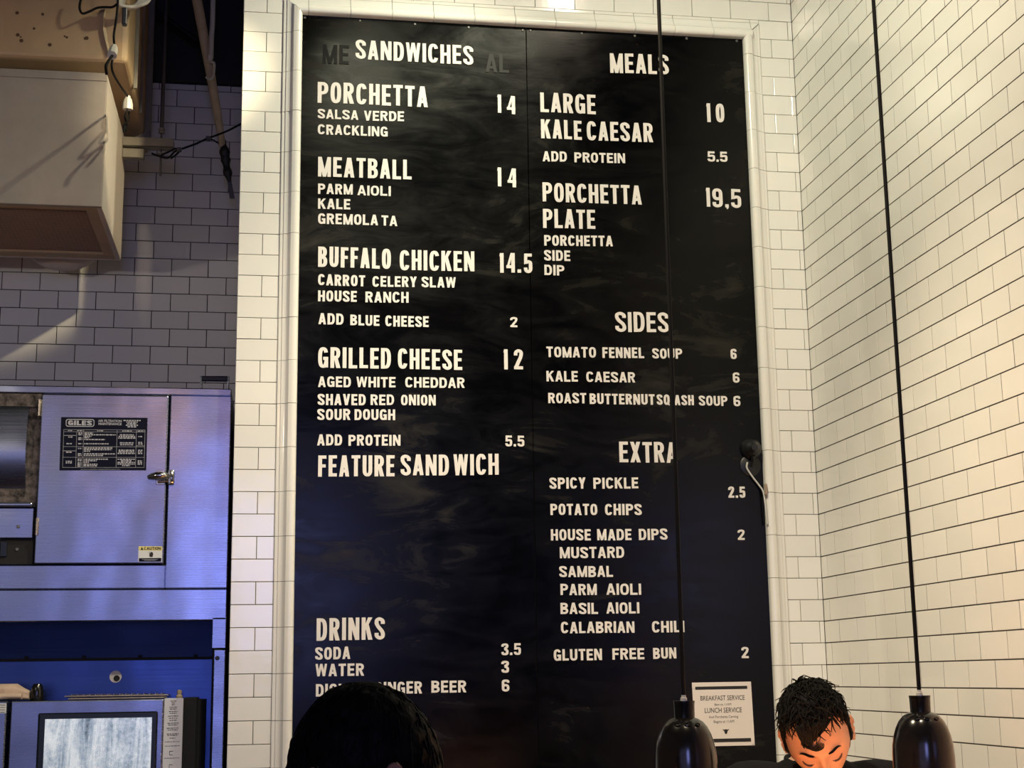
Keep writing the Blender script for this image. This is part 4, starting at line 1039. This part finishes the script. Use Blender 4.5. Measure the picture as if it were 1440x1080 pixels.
YPp = 0.62
def onp(px, py, k=0): return onY(px, py, YPp + k)
pp = thing('wrapped_pipe', 'slanting tan wrapped pipe ending in black tape beside the tiled pier', 'pipe', onp(330, 280, 0.35))
m = MB(); m.tube([onp(270,-40,-.1), onp(277,0,0), onp(288,60,.1), onp(297,110,.18), onp(306,160,.26), onp(313,206,.33)], [0.021,0.021,0.0205,0.019,0.017,0.0135], 16); obj('pipe', m, M_PIPE, pp, 60)
m = MB(); m.tube(catmull([onp(311.5,198,.33), onp(315,208,.33), onp(317,222,.335), onp(319,236,.335), onp(321,247,.335), onp(323,256,.335)],4), [0.016,0.019,0.016,0.014,0.016,0.022,0.024,0.020,0.019,0.022,0.017,0.015,0.015,0.018,0.02,0.02,0.016,0.012,0.01,0.009,0.009], 12); obj('tape_wrap', m, M_TAPE, pp, 60)
m = MB(); A, B = onp(322,250,.335), onp(326.5,279,.335); m.hexa([B + Vector((-0.011,-0.004,0)), B + Vector((0.011,-0.004,0)), B + Vector((0.011,0.004,0)), B + Vector((-0.011,0.004,0)), A + Vector((-0.008,-0.004,0)), A + Vector((0.008,-0.004,0)), A + Vector((0.008,0.004,0)), A + Vector((-0.008,0.004,0))]); obj('end_tab', m, M_ROD, pp)
m = MB(); m.tube(catmull([onp(300.5,-40,.02), onp(299.5,0,.02), onp(299,30,.05), onp(297.5,52,.06), onp(297,70,.08), onp(296.5,82,.1)],5), 0.0105, 10)
t_ = obj('conduit', m, M_CONDUIT, pp, 60); t_['label'] = 'thin pale conduit'
m = MB(); c = onp(296, 83, .1); m.box(c.x-0.010, c.x+0.008, c.y-0.02, c.y+0.02, c.z-0.012, c.z+0.012, 0.003); obj('clamp', m, M_WHITEP, t_)
m = MB(); m.tube(catmull([onp(297,87,.1), onp(301,89,.1), onp(301,98,.12), onp(299.5,108,.14), onp(295,112,.14), onp(290,108,.14)],5), 0.006, 8); obj('hook', m, M_CONDUIT, t_, 60)
m = MB(); A, B = onY(225, 20, 1.0), onY(278, 58, 1.0); m.tube([A + (A-B)*0.1, B], 0.012, 8); t_ = obj('steel_brace', m, M_BLACK, None, 60); tag(t_, 'dark diagonal brace in the shadow behind the slanting pipe', 'brace')

# ------------------------------------------------------------------ people
def skin_mat(name, col):
    m = mat(name, col, 0.5); b = m.node_tree.nodes['Principled BSDF']
    b.inputs['Subsurface Weight'].default_value = 0.12; b.inputs['Subsurface Radius'].default_value = (0.012, 0.005, 0.003)
    t = NT(m); n = t.noise(t.coords(), 60, 4)
    t.l(t.ramp(n, [(0.3, tuple(c*0.93 for c in col)), (0.7, col)]), t.b.inputs['Base Color']); return m
M_SKIN = skin_mat('warm_skin', (0.62, 0.33, 0.20))
M_HAIR = mat('black_hair', (0.0025, 0.0021, 0.0019), 0.65, 0.0, 0.14)
M_BEARD = mat('dark_stubble', (0.10, 0.05, 0.035), 0.7)
M_SHIRT = mat('black_tshirt', (0.004, 0.004, 0.006), 0.9, 0.0, 0.2)
M_PANTS = mat('dark_trousers', (0.02, 0.022, 0.03), 0.85)
M_SHOE = mat('dark_shoe', (0.015, 0.014, 0.014), 0.5)

def sm(x, a, b):
    t = max(0.0, min(1.0, (x-a)/(b-a))); return t*t*(3-2*t)
FEAT = [(0.0065, 0.030, 0.021, 0.022, 0.0085), (-0.0150, 0.032, -0.001, 0.016, 0.0115), (0.0075, 0.032, -0.005, 0.0125, 0.0085),
        (0.0045, 0.042, -0.030, 0.017, 0.016), (0.0095, 0.0135, -0.046, 0.0065, 0.0075)]
FEATC = [(0.0120, 0.0, -0.010, 0.0085, 0.020), (0.0125, 0.0, -0.030, 0.0085, 0.014), (0.0150, 0.0, -0.042, 0.0105, 0.0095), (0.0075, 0.0, -0.068, 0.024, 0.0070), (0.0075, 0.0, -0.079, 0.019, 0.0055),
         (-0.0050, 0.0, -0.0735, 0.022, 0.0020), (0.0085, 0.0, -0.102, 0.017, 0.013), (0.003, 0.0, 0.045, 0.035, 0.03)]
def head_local(th, ph, lift=0.0):
    """th from the crown 0..pi, ph around with 0 = face (-y)"""
    x = math.sin(th)*math.sin(ph); y = -math.sin(th)*math.cos(ph); z = math.cos(th)
    jaw = sm(-z, 0.05, 1.0)
    ex = math.copysign(abs(x)**0.92, x)
    p = Vector(((0.0765 - 0.020*jaw)*ex, 0.098*y, 0.118*z))
    if p.y > 0: p.y *= 1 - 0.38*jaw; 
    else: p.y *= 1 - 0.02*jaw
    if z > 0: p.x *= 1 + 0.03*math.sin(math.pi*z)
    if y < 0:
        fm = sm(-y, 0.30, 0.75)
        d = sum(A*(math.exp(-((p.x-cx)/sx)**2 - ((p.z-cz)/sz)**2) + math.exp(-((p.x+cx)/sx)**2 - ((p.z-cz)/sz)**2)) for A, cx, cz, sx, sz in FEAT)
        d += sum(A*math.exp(-(p.x/sx)**2 - ((p.z-cz)/sz)**2) for A, cx, cz, sx, sz in FEATC)
        p.y -= d*fm
    if lift:
        n = Vector((p.x/0.0765**2, p.y/0.098**2, p.z/0.118**2)).normalized(); p += n*lift
    return p
def ang(p):
    q_ = Vector((p[0]/0.0765, p[1]/0.098, p[2]/0.118)); r = q_.length
    return math.acos(max(-1, min(1, q_.z/r))), math.atan2(q_.x, -q_.y)
def on_head(p, lift=0.0): return head_local(*ang(p), lift)

def evaluated(name, bm, mods):
    me = bpy.data.meshes.new(name); bm.to_mesh(me); bm.free()
    o_ = bpy.data.objects.new(name, me); COL.objects.link(o_)
    for typ, kw in mods:
        md = o_.modifiers.new(typ, typ)
        for k, v in kw.items(): setattr(md, k, v)
    out = bpy.data.meshes.new_from_object(o_.evaluated_get(bpy.context.evaluated_depsgraph_get()))
    bpy.data.objects.remove(o_); bpy.data.meshes.remove(me)
    return out
def head_mesh(mb, T, nu=120, nv=96):
    V = [[mb.bm.verts.new(T @ head_local(math.pi*max(0.004, min(0.996, j/nv)), 2*PI*i/nu)) for i in range(nu)] for j in range(nv+1)]
    for j in range(nv):
        for i in range(nu):
            k = (i+1) % nu; mb.face([V[j][i], V[j][k], V[j+1][k], V[j+1][i]])
    mb.face(V[0]); mb.face(V[-1][::-1])
def ear_mesh(mb, T, s, out=0.0):
    """s = +1 for local +x side"""
    n = 20
    def ringp(r, k, rise):
        res = []
        for i in range(n):
            a = 2*PI*i/n
            y = 0.017*r*math.cos(a)*(1.0 if math.sin(a) > -0.2 else 0.78) + 0.012; z = 0.033*r*math.sin(a) - 0.006
            x = 0.0735 + out + rise + max(0.0, y-0.012)*0.55 + k
            res.append(T @ Vector((s*x, y + 0.004*math.sin(a), z)))
        return res
    rings = [ringp(0.72, -0.016, 0.0), ringp(0.95, 0.0, 0.0), ringp(1.06, 0.004, 0.004), ringp(1.0, 0.0085, 0.005), ringp(0.86, 0.0065, 0.004), ringp(0.62, 0.000, 0.003), ringp(0.30, -0.002, 0.002)]
    mb.loft(rings, True)
def sweep(mb, pts, n=14):
    """limb as one closed tube: list of (point, radius)"""
    P = catmull([p for p, r in pts], 6); R = catmull([(r, 0, 0) for p, r in pts], 6)
    mb.tube(P, [max(0.003, v.x) for v in R], n)
def torso(mb, rings, n=28):
    mb.loft([[Vector((c[0] + rx*math.copysign(abs(math.cos(t))**0.85, math.cos(t)), c[1] + ry*math.copysign(abs(math.sin(t))**0.85, math.sin(t)), c[2])) for t in [2*PI*i/n for i in range(n)]] for c, rx, ry in rings], True)
def hand(mb, w, d, s):
    """relaxed hand hanging at wrist w along direction d; s = side"""
    d = d.normalized(); a = Vector((0, -1, 0)); a = (a - d*a.dot(d)).normalized(); b = d.cross(a)
    sweep(mb, [(w, 0.024), (w + d*0.035, 0.030), (w + d*0.075, 0.034), (w + d*0.095, 0.026)], 12)
    for i, (o_, l) in enumerate(((-0.027, 0.062), (-0.009, 0.074), (0.009, 0.070), (0.026, 0.054))):
        p = w + d*0.085 + a*o_*-1
        sweep(mb, [(p, 0.0095), (p + d*l*0.45 + b*0.004*s, 0.0088), (p + d*l*0.8 + b*0.014*s, 0.0080), (p + d*l*0.95 + b*0.026*s, 0.0062)], 8)
    p = w + d*0.03 + a*0.026
    sweep(mb, [(p, 0.012), (p + d*0.03 + a*0.018, 0.0105), (p + d*0.06 + a*0.022 + b*0.008*s, 0.008)], 8)

def person(label, H, R, face_dir, base, shirt_label, hairf, locks, extras):
    """H head centre, R 3x3 head rotation, base = pelvis plan point, face_dir = plan direction the body faces"""
    T = Matrix.Translation(H) @ R.to_4x4()
    t = thing('person', label, 'person', (base[0], base[1], 0.0))
    B = Vector(base); f = Vector((face_dir[0], face_dir[1], 0)).normalized(); r = Vector((-f.y, f.x, 0))*-1      # r: the figure's left/right axis
    M4 = Matrix(((r.x, -f.x, 0, B.x), (r.y, -f.y, 0, B.y), (0, 0, 1, 0), (0, 0, 0, 1)))
    zs_ = H.z - 0.092                                   # shoulder line
    neck_top = T @ Vector((0, 0.030, -0.065)); 
    loc = lambda x, y, z: M4 @ Vector((x, y, z))
    Hl = M4.inverted() @ H
    shY = Hl.y + 0.125
    body = MB()
    head_mesh(body, T); TE = T @ Matrix.Translation((0, 0, -0.008)); ear_mesh(body, TE, 1); ear_mesh(body, TE, -1)
    c7 = loc(Hl.x*0.75, shY, zs_ + 0.015)
    sweep(body, [(T @ Vector((0, 0.035, -0.02)), 0.050), (neck_top, 0.056), (neck_top.lerp(c7, 0.55), 0.056), (c7, 0.058), (c7 - Vector((0,0,0.08)), 0.055)], 18)
    def trunk(mb, g):
        tb = MB()
        torso(tb, [((0, 0.0, 0.86), 0.150+g, 0.105+g), ((0, 0.0, 0.95), 0.165+g, 0.112+g), ((0, shY*0.2, 1.06), 0.145+g, 0.105+g), ((Hl.x*0.3, shY*0.55, 1.18), 0.160+g, 0.112+g), ((Hl.x*0.6, shY*0.85, zs_-0.11), 0.172+g, 0.110+g),
                   ((Hl.x*0.7, shY*0.97, zs_-0.045), 0.158+g, 0.090+g), ((Hl.x*0.75, shY, zs_-0.010), 0.120+g, 0.076+g), ((Hl.x*0.75, shY, zs_+0.014), 0.078+g, 0.066+g), ((Hl.x*0.75, shY, zs_+0.024), 0.064+g, 0.060+g)])
        for v in tb.bm.verts: v.co = M4 @ v.co
        me_ = bpy.data.meshes.new('t'); tb.bm.to_mesh(me_); tb.bm.free(); mb.bm.from_mesh(me_); bpy.data.meshes.remove(me_)
    arms = {}
    for s in (-1, 1):
        sh = loc(Hl.x*0.7 + s*0.185, shY, zs_ - 0.055); el = loc(s*0.245, shY*0.75 + 0.02, zs_ - 0.34); wr = loc(s*0.20, shY*0.6 - 0.20, zs_ - 0.40)
        arms[s] = (sh, el, wr)
    trunk(body, 0.0)
    for s in (-1, 1):
        sh, el, wr = arms[s]
        sweep(body, [(loc(Hl.x*0.7 + s*0.10, shY, zs_ - 0.05), 0.06), (sh, 0.056), (sh.lerp(el, 0.5), 0.047), (el, 0.041), (el.lerp(wr, 0.35), 0.040), (wr, 0.027)], 14)
        hand(body, wr, wr - el, s)
        hip, kn, an = loc(s*0.09, 0.0, 0.88), loc(s*0.10, -0.01, 0.48), loc(s*0.105, 0.02, 0.07)
        sweep(body, [(hip, 0.088), (hip.lerp(kn, 0.5), 0.072), (kn, 0.055), (kn.lerp(an, 0.3), 0.054), (an, 0.036)], 16)
        sweep(body, [(an, 0.036), (loc(s*0.105, 0.0, 0.045), 0.040), (loc(s*0.108, -0.07, 0.035), 0.034), (loc(s*0.11, -0.15, 0.028), 0.024)], 12)
    me = evaluated('body', body.bm, [('REMESH', dict(mode='VOXEL', voxel_size=0.0036)), ('SMOOTH', dict(factor=0.5, iterations=3))])
    o_ = bpy.data.objects.new('body', me); COL.objects.link(o_); me.transform(Matrix.Translation(-WORLD[t.name])); me.materials.append(M_SKIN); me.shade_smooth(); o_.parent = t; WORLD[o_.name] = WORLD[t.name]
    shirt = MB(); trunk(shirt, 0.013)
    for s in (-1, 1):
        sh, el, wr = arms[s]
        sweep(shirt, [(loc(Hl.x*0.7 + s*0.08, shY, zs_ - 0.052), 0.068), (sh, 0.071), (sh.lerp(el, 0.4), 0.066), (sh.lerp(el, 0.72), 0.064)], 18)
    me = evaluated('tshirt', shirt.bm, [('REMESH', dict(mode='VOXEL', voxel_size=0.006)), ('SMOOTH', dict(factor=0.5, iterations=4))])
    o_ = bpy.data.objects.new('tshirt', me); COL.objects.link(o_); me.transform(Matrix.Translation(-WORLD[t.name])); me.materials.append(M_SHIRT); me.shade_smooth(); o_.parent = t; o_['label'] = shirt_label
    m = MB(); cc = []
    for i in range(28):
        a = 2*PI*i/28; cc.append(loc(Hl.x*0.75 + 0.069*math.cos(a), shY - 0.004 + 0.064*math.sin(a), zs_ + 0.026 + 0.012*math.sin(a)))
    m.tube(cc + [cc[0]], 0.0055, 8); obj('collar', m, M_SHIRT, t, 60)
    pants = MB()
    pr = MB(); torso(pr, [((0,0,0.80),0.16,0.118),((0,0,0.90),0.172,0.122),((0,0,0.97),0.172,0.118)])
    for v in pr.bm.verts: v.co = M4 @ v.co
    me_ = bpy.data.meshes.new('t'); pr.bm.to_mesh(me_); pr.bm.free(); pants.bm.from_mesh(me_)
    for s in (-1, 1): sweep(pants, [(loc(s*0.085,0,0.86),0.098), (loc(s*0.095,-0.005,0.68),0.086), (loc(s*0.10,-0.01,0.48),0.070), (loc(s*0.104,0.01,0.25),0.064), (loc(s*0.105,0.015,0.085),0.058)], 18)
    me = evaluated('trousers', pants.bm, [('REMESH', dict(mode='VOXEL', voxel_size=0.010)), ('SMOOTH', dict(factor=0.5, iterations=4))])
    o_ = bpy.data.objects.new('trousers', me); COL.objects.link(o_); me.transform(Matrix.Translation(-WORLD[t.name])); me.materials.append(M_PANTS); me.shade_smooth(); o_.parent = t
    for s in (-1, 1):
        m = MB(); sweep(m, [(loc(s*0.105,0.055,0.045),0.040),(loc(s*0.106,0.0,0.050),0.050),(loc(s*0.108,-0.08,0.046),0.046),(loc(s*0.11,-0.16,0.036),0.034),(loc(s*0.11,-0.195,0.03),0.018)], 16)
        for v in m.bm.verts: v.co.z = max(v.co.z, 0.0)
        obj('shoe', m, M_SHOE, t, 60)
    # hair: shell over the scalp plus locks
    m = MB(); m.smooth = True; nu, nv = 150, 90
    G = {}
    for j in range(nv+1):
        for i in range(nu):
            th, ph = math.pi*max(0.004, j/nv*0.86), 2*PI*i/nu
            p = head_local(th, ph); k = hairf(p)
            rough = noise.noise(Vector((p.x*55, p.y*55, p.z*55)))*0.0035 + noise.noise(Vector((p.x*160, p.y*160, p.z*160)))*0.0022
            G[j, i] = (k, head_local(th, ph, -0.004 + (0.004 + extras['thick'](p) + rough)*sm(k, 0.0, 0.35)))
    VV = {}
    def gv(j, i):
        i %= nu
        if (j, i) not in VV: VV[j, i] = m.bm.verts.new(T @ G[j, i][1])
        return VV[j, i]
    for j in range(nv):
        for i in range(nu):
            if max(G[j,i][0], G[j+1,i][0], G[j,(i+1) % nu][0], G[j+1,(i+1) % nu][0]) > 0: m.face([gv(j,i), gv(j,i+1), gv(j+1,i+1), gv(j+1,i)])
    locks(m, T, hairf)
    obj('hair', m, M_HAIR, t, 180)
    return t, T

def strand(m, T, p0, d, length, curl, r, lift0, n=6, drop=0.0, rnd=None):
    """lock lying on the scalp: local start p0, local direction d"""
    P = []; p = Vector(p0); d = Vector(d).normalized()
    ph = rnd.uniform(0, 6.28)
    for i in range(n+1):
        s = i/n
        q_ = on_head(p, lift0 + length*curl*(math.sin(ph + s*5)*0.18 + 0.25*s))
        P.append(T @ q_); p = p + d*(length/n) + Vector((rnd.uniform(-1,1), rnd.uniform(-1,1), rnd.uniform(-1,1)))*0.002
    m.tube(P, [r*(1 - 0.75*(i/n)**1.5) for i in range(n+1)], 5)

# the man at right: looking down, head bent towards us
rnd = random.Random(11)
def hair_short(p):
    az = p.z; front = sm(-p.y, 0.01, 0.075); side = abs(p.x)
    line = -0.075 + 0.06*sm(-p.y, -0.07, -0.01)          # nape to behind the ears
    if p.y < 0.03: line = -0.012 + 0.075*sm(-p.y, 0.012, 0.045) if True else 0
    hl = 0.070 + 0.018*math.exp(-((side-0.040)/0.016)**2)
    line = line*(1-front) + hl*front
    if -0.025 < p.y < 0.008 and side > 0.06: line = min(line, -0.028)
    return (az - line)/0.02
def thick_short(p): return 0.006 + 0.009*sm(p.z, 0.03, 0.11)
def locks_short(m, T, hf):
    for k in range(900):
        a = rnd.uniform(0, 2*PI); c = rnd.uniform(-0.1, 1.0); s = math.sqrt(1-c*c)
        p = Vector((0.0765*s*math.sin(a), -0.098*s*math.cos(a), 0.118*c))
        if hf(p) < 0.3: continue
        top = sm(p.z, 0.04, 0.10)
        d = Vector((rnd.uniform(-1, 1), -0.8 + rnd.uniform(-0.9, 0.5), rnd.uniform(-0.6, 0.4)))*top + Vector((0, rnd.uniform(-0.2, 0.4), -1))*(1-top)
        strand(m, T, p, d, 0.030*top + 0.016, (0.45 if k % 5 else 1.0)*top + 0.15, 0.0022, thick_short(p) - 0.0015, 6, 0, rnd)
    # fringe falling over the forehead
    for k in range(70):
        x0 = rnd.uniform(-0.030, 0.034); y0 = -0.062; z0 = 0.085
        tgt = Vector((-0.016 + (x0)*0.42 + rnd.uniform(-0.011, 0.011), -0.09, 0.041 + abs(x0+0.012)*0.60 + rnd.uniform(-0.006, 0.016)))
        P = []
        for i in range(8):
            s = i/7; q_ = Vector((x0, y0, z0)).lerp(tgt, s); P.append(T @ on_head(q_, 0.011*(1 - s**2) + 0.0035*math.sin(s*3.1) + 0.002))
        m.tube(P, [0.0030*(1 - 0.7*(i/7)**1.6) for i in range(8)], 5)
    for k in range(9):                                      # the curl at the end of the fringe
        P = []
        for i in range(9):
            s = i/8; a = s*3.4
            P.append(T @ on_head((-0.022 + 0.0125*(1-math.cos(a)) + 0.0015*k - 0.006, -0.09, 0.052 - 0.012*math.sin(a) - 0.001*k), 0.006 + rnd.uniform(0, 0.002)))
        m.tube(P, [0.0017*(1 - 0.6*i/8) for i in range(9)], 5)
def euler_head(pitch, roll, yaw):
    return Matrix.Rotation(math.radians(yaw), 3, 'Z') @ Matrix.Rotation(math.radians(roll), 3, 'Y') @ Matrix.Rotation(math.radians(pitch), 3, 'X')
HY = -1.72
HC = onY(1148.5, 1031, HY)
p_r, T_r = person('person with short black curly hair and black t-shirt looking down behind the counter', HC, euler_head(38, -11, -21), (-0.25, -0.97), (HC.x + 0.055, HY + 0.165), 'black t-shirt', hair_short, locks_short, dict(thick=thick_short))
m = MB()
for s in (-1, 1):
    P = [T_r @ on_head((s*x, -0.085, z), 0.0012) for x, z in ((0.013,0.0155),(0.022,0.0195),(0.032,0.0235),(0.042,0.0235),(0.050,0.0175))]
    m.tube(catmull(P, 4), [0.0016,0.0020,0.0024,0.0027,0.0029,0.0030,0.0030,0.0030,0.0029,0.0027,0.0025,0.0023,0.0020,0.0017,0.0014,0.0011,0.0008], 8)
obj('eyebrows', m, M_HAIR, p_r, 60)
m = MB()
for s in (-1, 1):
    P = [T_r @ on_head((s*x, -0.085, z), 0.0010) for x, z in ((0.018,-0.010),(0.025,-0.0135),(0.033,-0.0145),(0.041,-0.0125),(0.047,-0.008))]
    m.tube(catmull(P, 4), [0.0009]*3 + [0.0024]*11 + [0.0014]*3, 8)
obj('lashes_and_eye_shade', m, M_BEARD, p_r, 60)  # lash lines thickened to take in the dark shade at the eye corners
m = MB()
P = [T_r @ on_head((x, -0.085, -0.0735 - 0.004*(x/0.022)**2), 0.0006) for x in (-0.022,-0.012,0,0.012,0.022)]
m.tube(catmull(P, 4), 0.0016, 8); obj('lips', m, mat('lip', (0.42, 0.16, 0.12), 0.5), p_r, 60)
def shell(name, T, maskf, lift, mt, parent, nu=130, nv=90):
    m = MB(); m.smooth = True; VV = {}
    pts = {(j, i): head_local(math.pi*max(0.004, min(0.99, j/nv)), 2*PI*i/nu) for j in range(nv+1) for i in range(nu)}
    def gv(j, i):
        i %= nu
        if (j, i) not in VV:
            p = pts[j, i]; k = sm(maskf(p), 0.0, 0.5); VV[j, i] = m.bm.verts.new(T @ head_local(math.pi*max(0.004, min(0.99, j/nv)), 2*PI*i/nu, -0.0025 + (lift + 0.0025)*k))
        return VV[j, i]
    for j in range(nv):
        for i in range(nu):
            if max(maskf(pts[j, i]), maskf(pts[j+1, i]), maskf(pts[j, (i+1) % nu])) > 0: m.face([gv(j,i), gv(j,i+1), gv(j+1,i+1), gv(j+1,i)])
    return obj(name, m, mt, parent, 180)
def beard_mask(p):
    if p.y > 0.03: return -1
    side = abs(p.x)
    jaw = 0.0
    line = -0.050 - 0.010*(1 - sm(side, 0.02, 0.045)) + 0.055*sm(side, 0.058, 0.070) - 0.02
    return (line - p.z)/0.012
shell('beard', T_r, beard_mask, 0.0016, M_BEARD, p_r)

# the customer at lower left: seen from behind and the side, dark hair over the ear
rnd2 = random.Random(23)
LYH = -2.93
HL = onY(516, 1080, LYH); HL.z = onY(516, 958, LYH).z - 0.133
def hair_long(p):
    side = abs(p.x)
    front = sm(-p.y, 0.035, 0.080)
    line = -0.10*(1-front) + 0.030*front
    k = (p.z - line)/0.02
    return k
def thick_long(p): return 0.015 - 0.006*sm(abs(p.x), 0.05, 0.075)*sm(0.02 - p.z, 0.0, 0.03)
def locks_long(m, T, hf):
    for k in range(560):
        a = rnd2.uniform(0, 2*PI); c = rnd2.uniform(-0.55, 1.0); s = math.sqrt(1-c*c)
        p = Vector((0.0765*s*math.sin(a), -0.098*s*math.cos(a), 0.118*c))
        if hf(p) < 0.5: continue
        d = Vector((p.x*6 + rnd2.uniform(-0.15,0.15), -0.35 + p.y*5 + rnd2.uniform(-0.2,0.2), -0.5 - (0.10 - p.z)*7))
        strand(m, T, p, d, 0.050, 0.10, 0.0017, thick_long(p) - 0.0005, 6, 0, rnd2)
    for k in range(46):                                     # strands at the forehead, hanging clear of the face
        x = rnd2.uniform(-0.060, 0.060); P = []
        l = rnd2.uniform(0.03, 0.075)
        for i in range(7):
            s = i/6; P.append(T @ (on_head((x*(1 + 0.1*s), -0.085, 0.060 - 0.01*s), 0.010 + 0.012*s) + Vector((rnd2.uniform(-1,1)*0.002, -0.010*s, -l*s))))
        m.tube(P, [0.0015*(1 - 0.7*i/6) for i in range(7)], 5)
p_l, T_l = person('person with dark full hair seen from the side in front of the menu board', HL, euler_head(12, 0, -78), (-1.0, 0.2), (HL.x + 0.12, HL.y + 0.0), 'dark top', hair_long, locks_long, dict(thick=thick_long))
TE = T_l @ Matrix.Translation((0, 0, -0.013))
for s in (1, -1):
    m = MB(); ear_mesh(m, TE, s, 0.009); obj('ear', m, M_SKIN, p_l, 60)
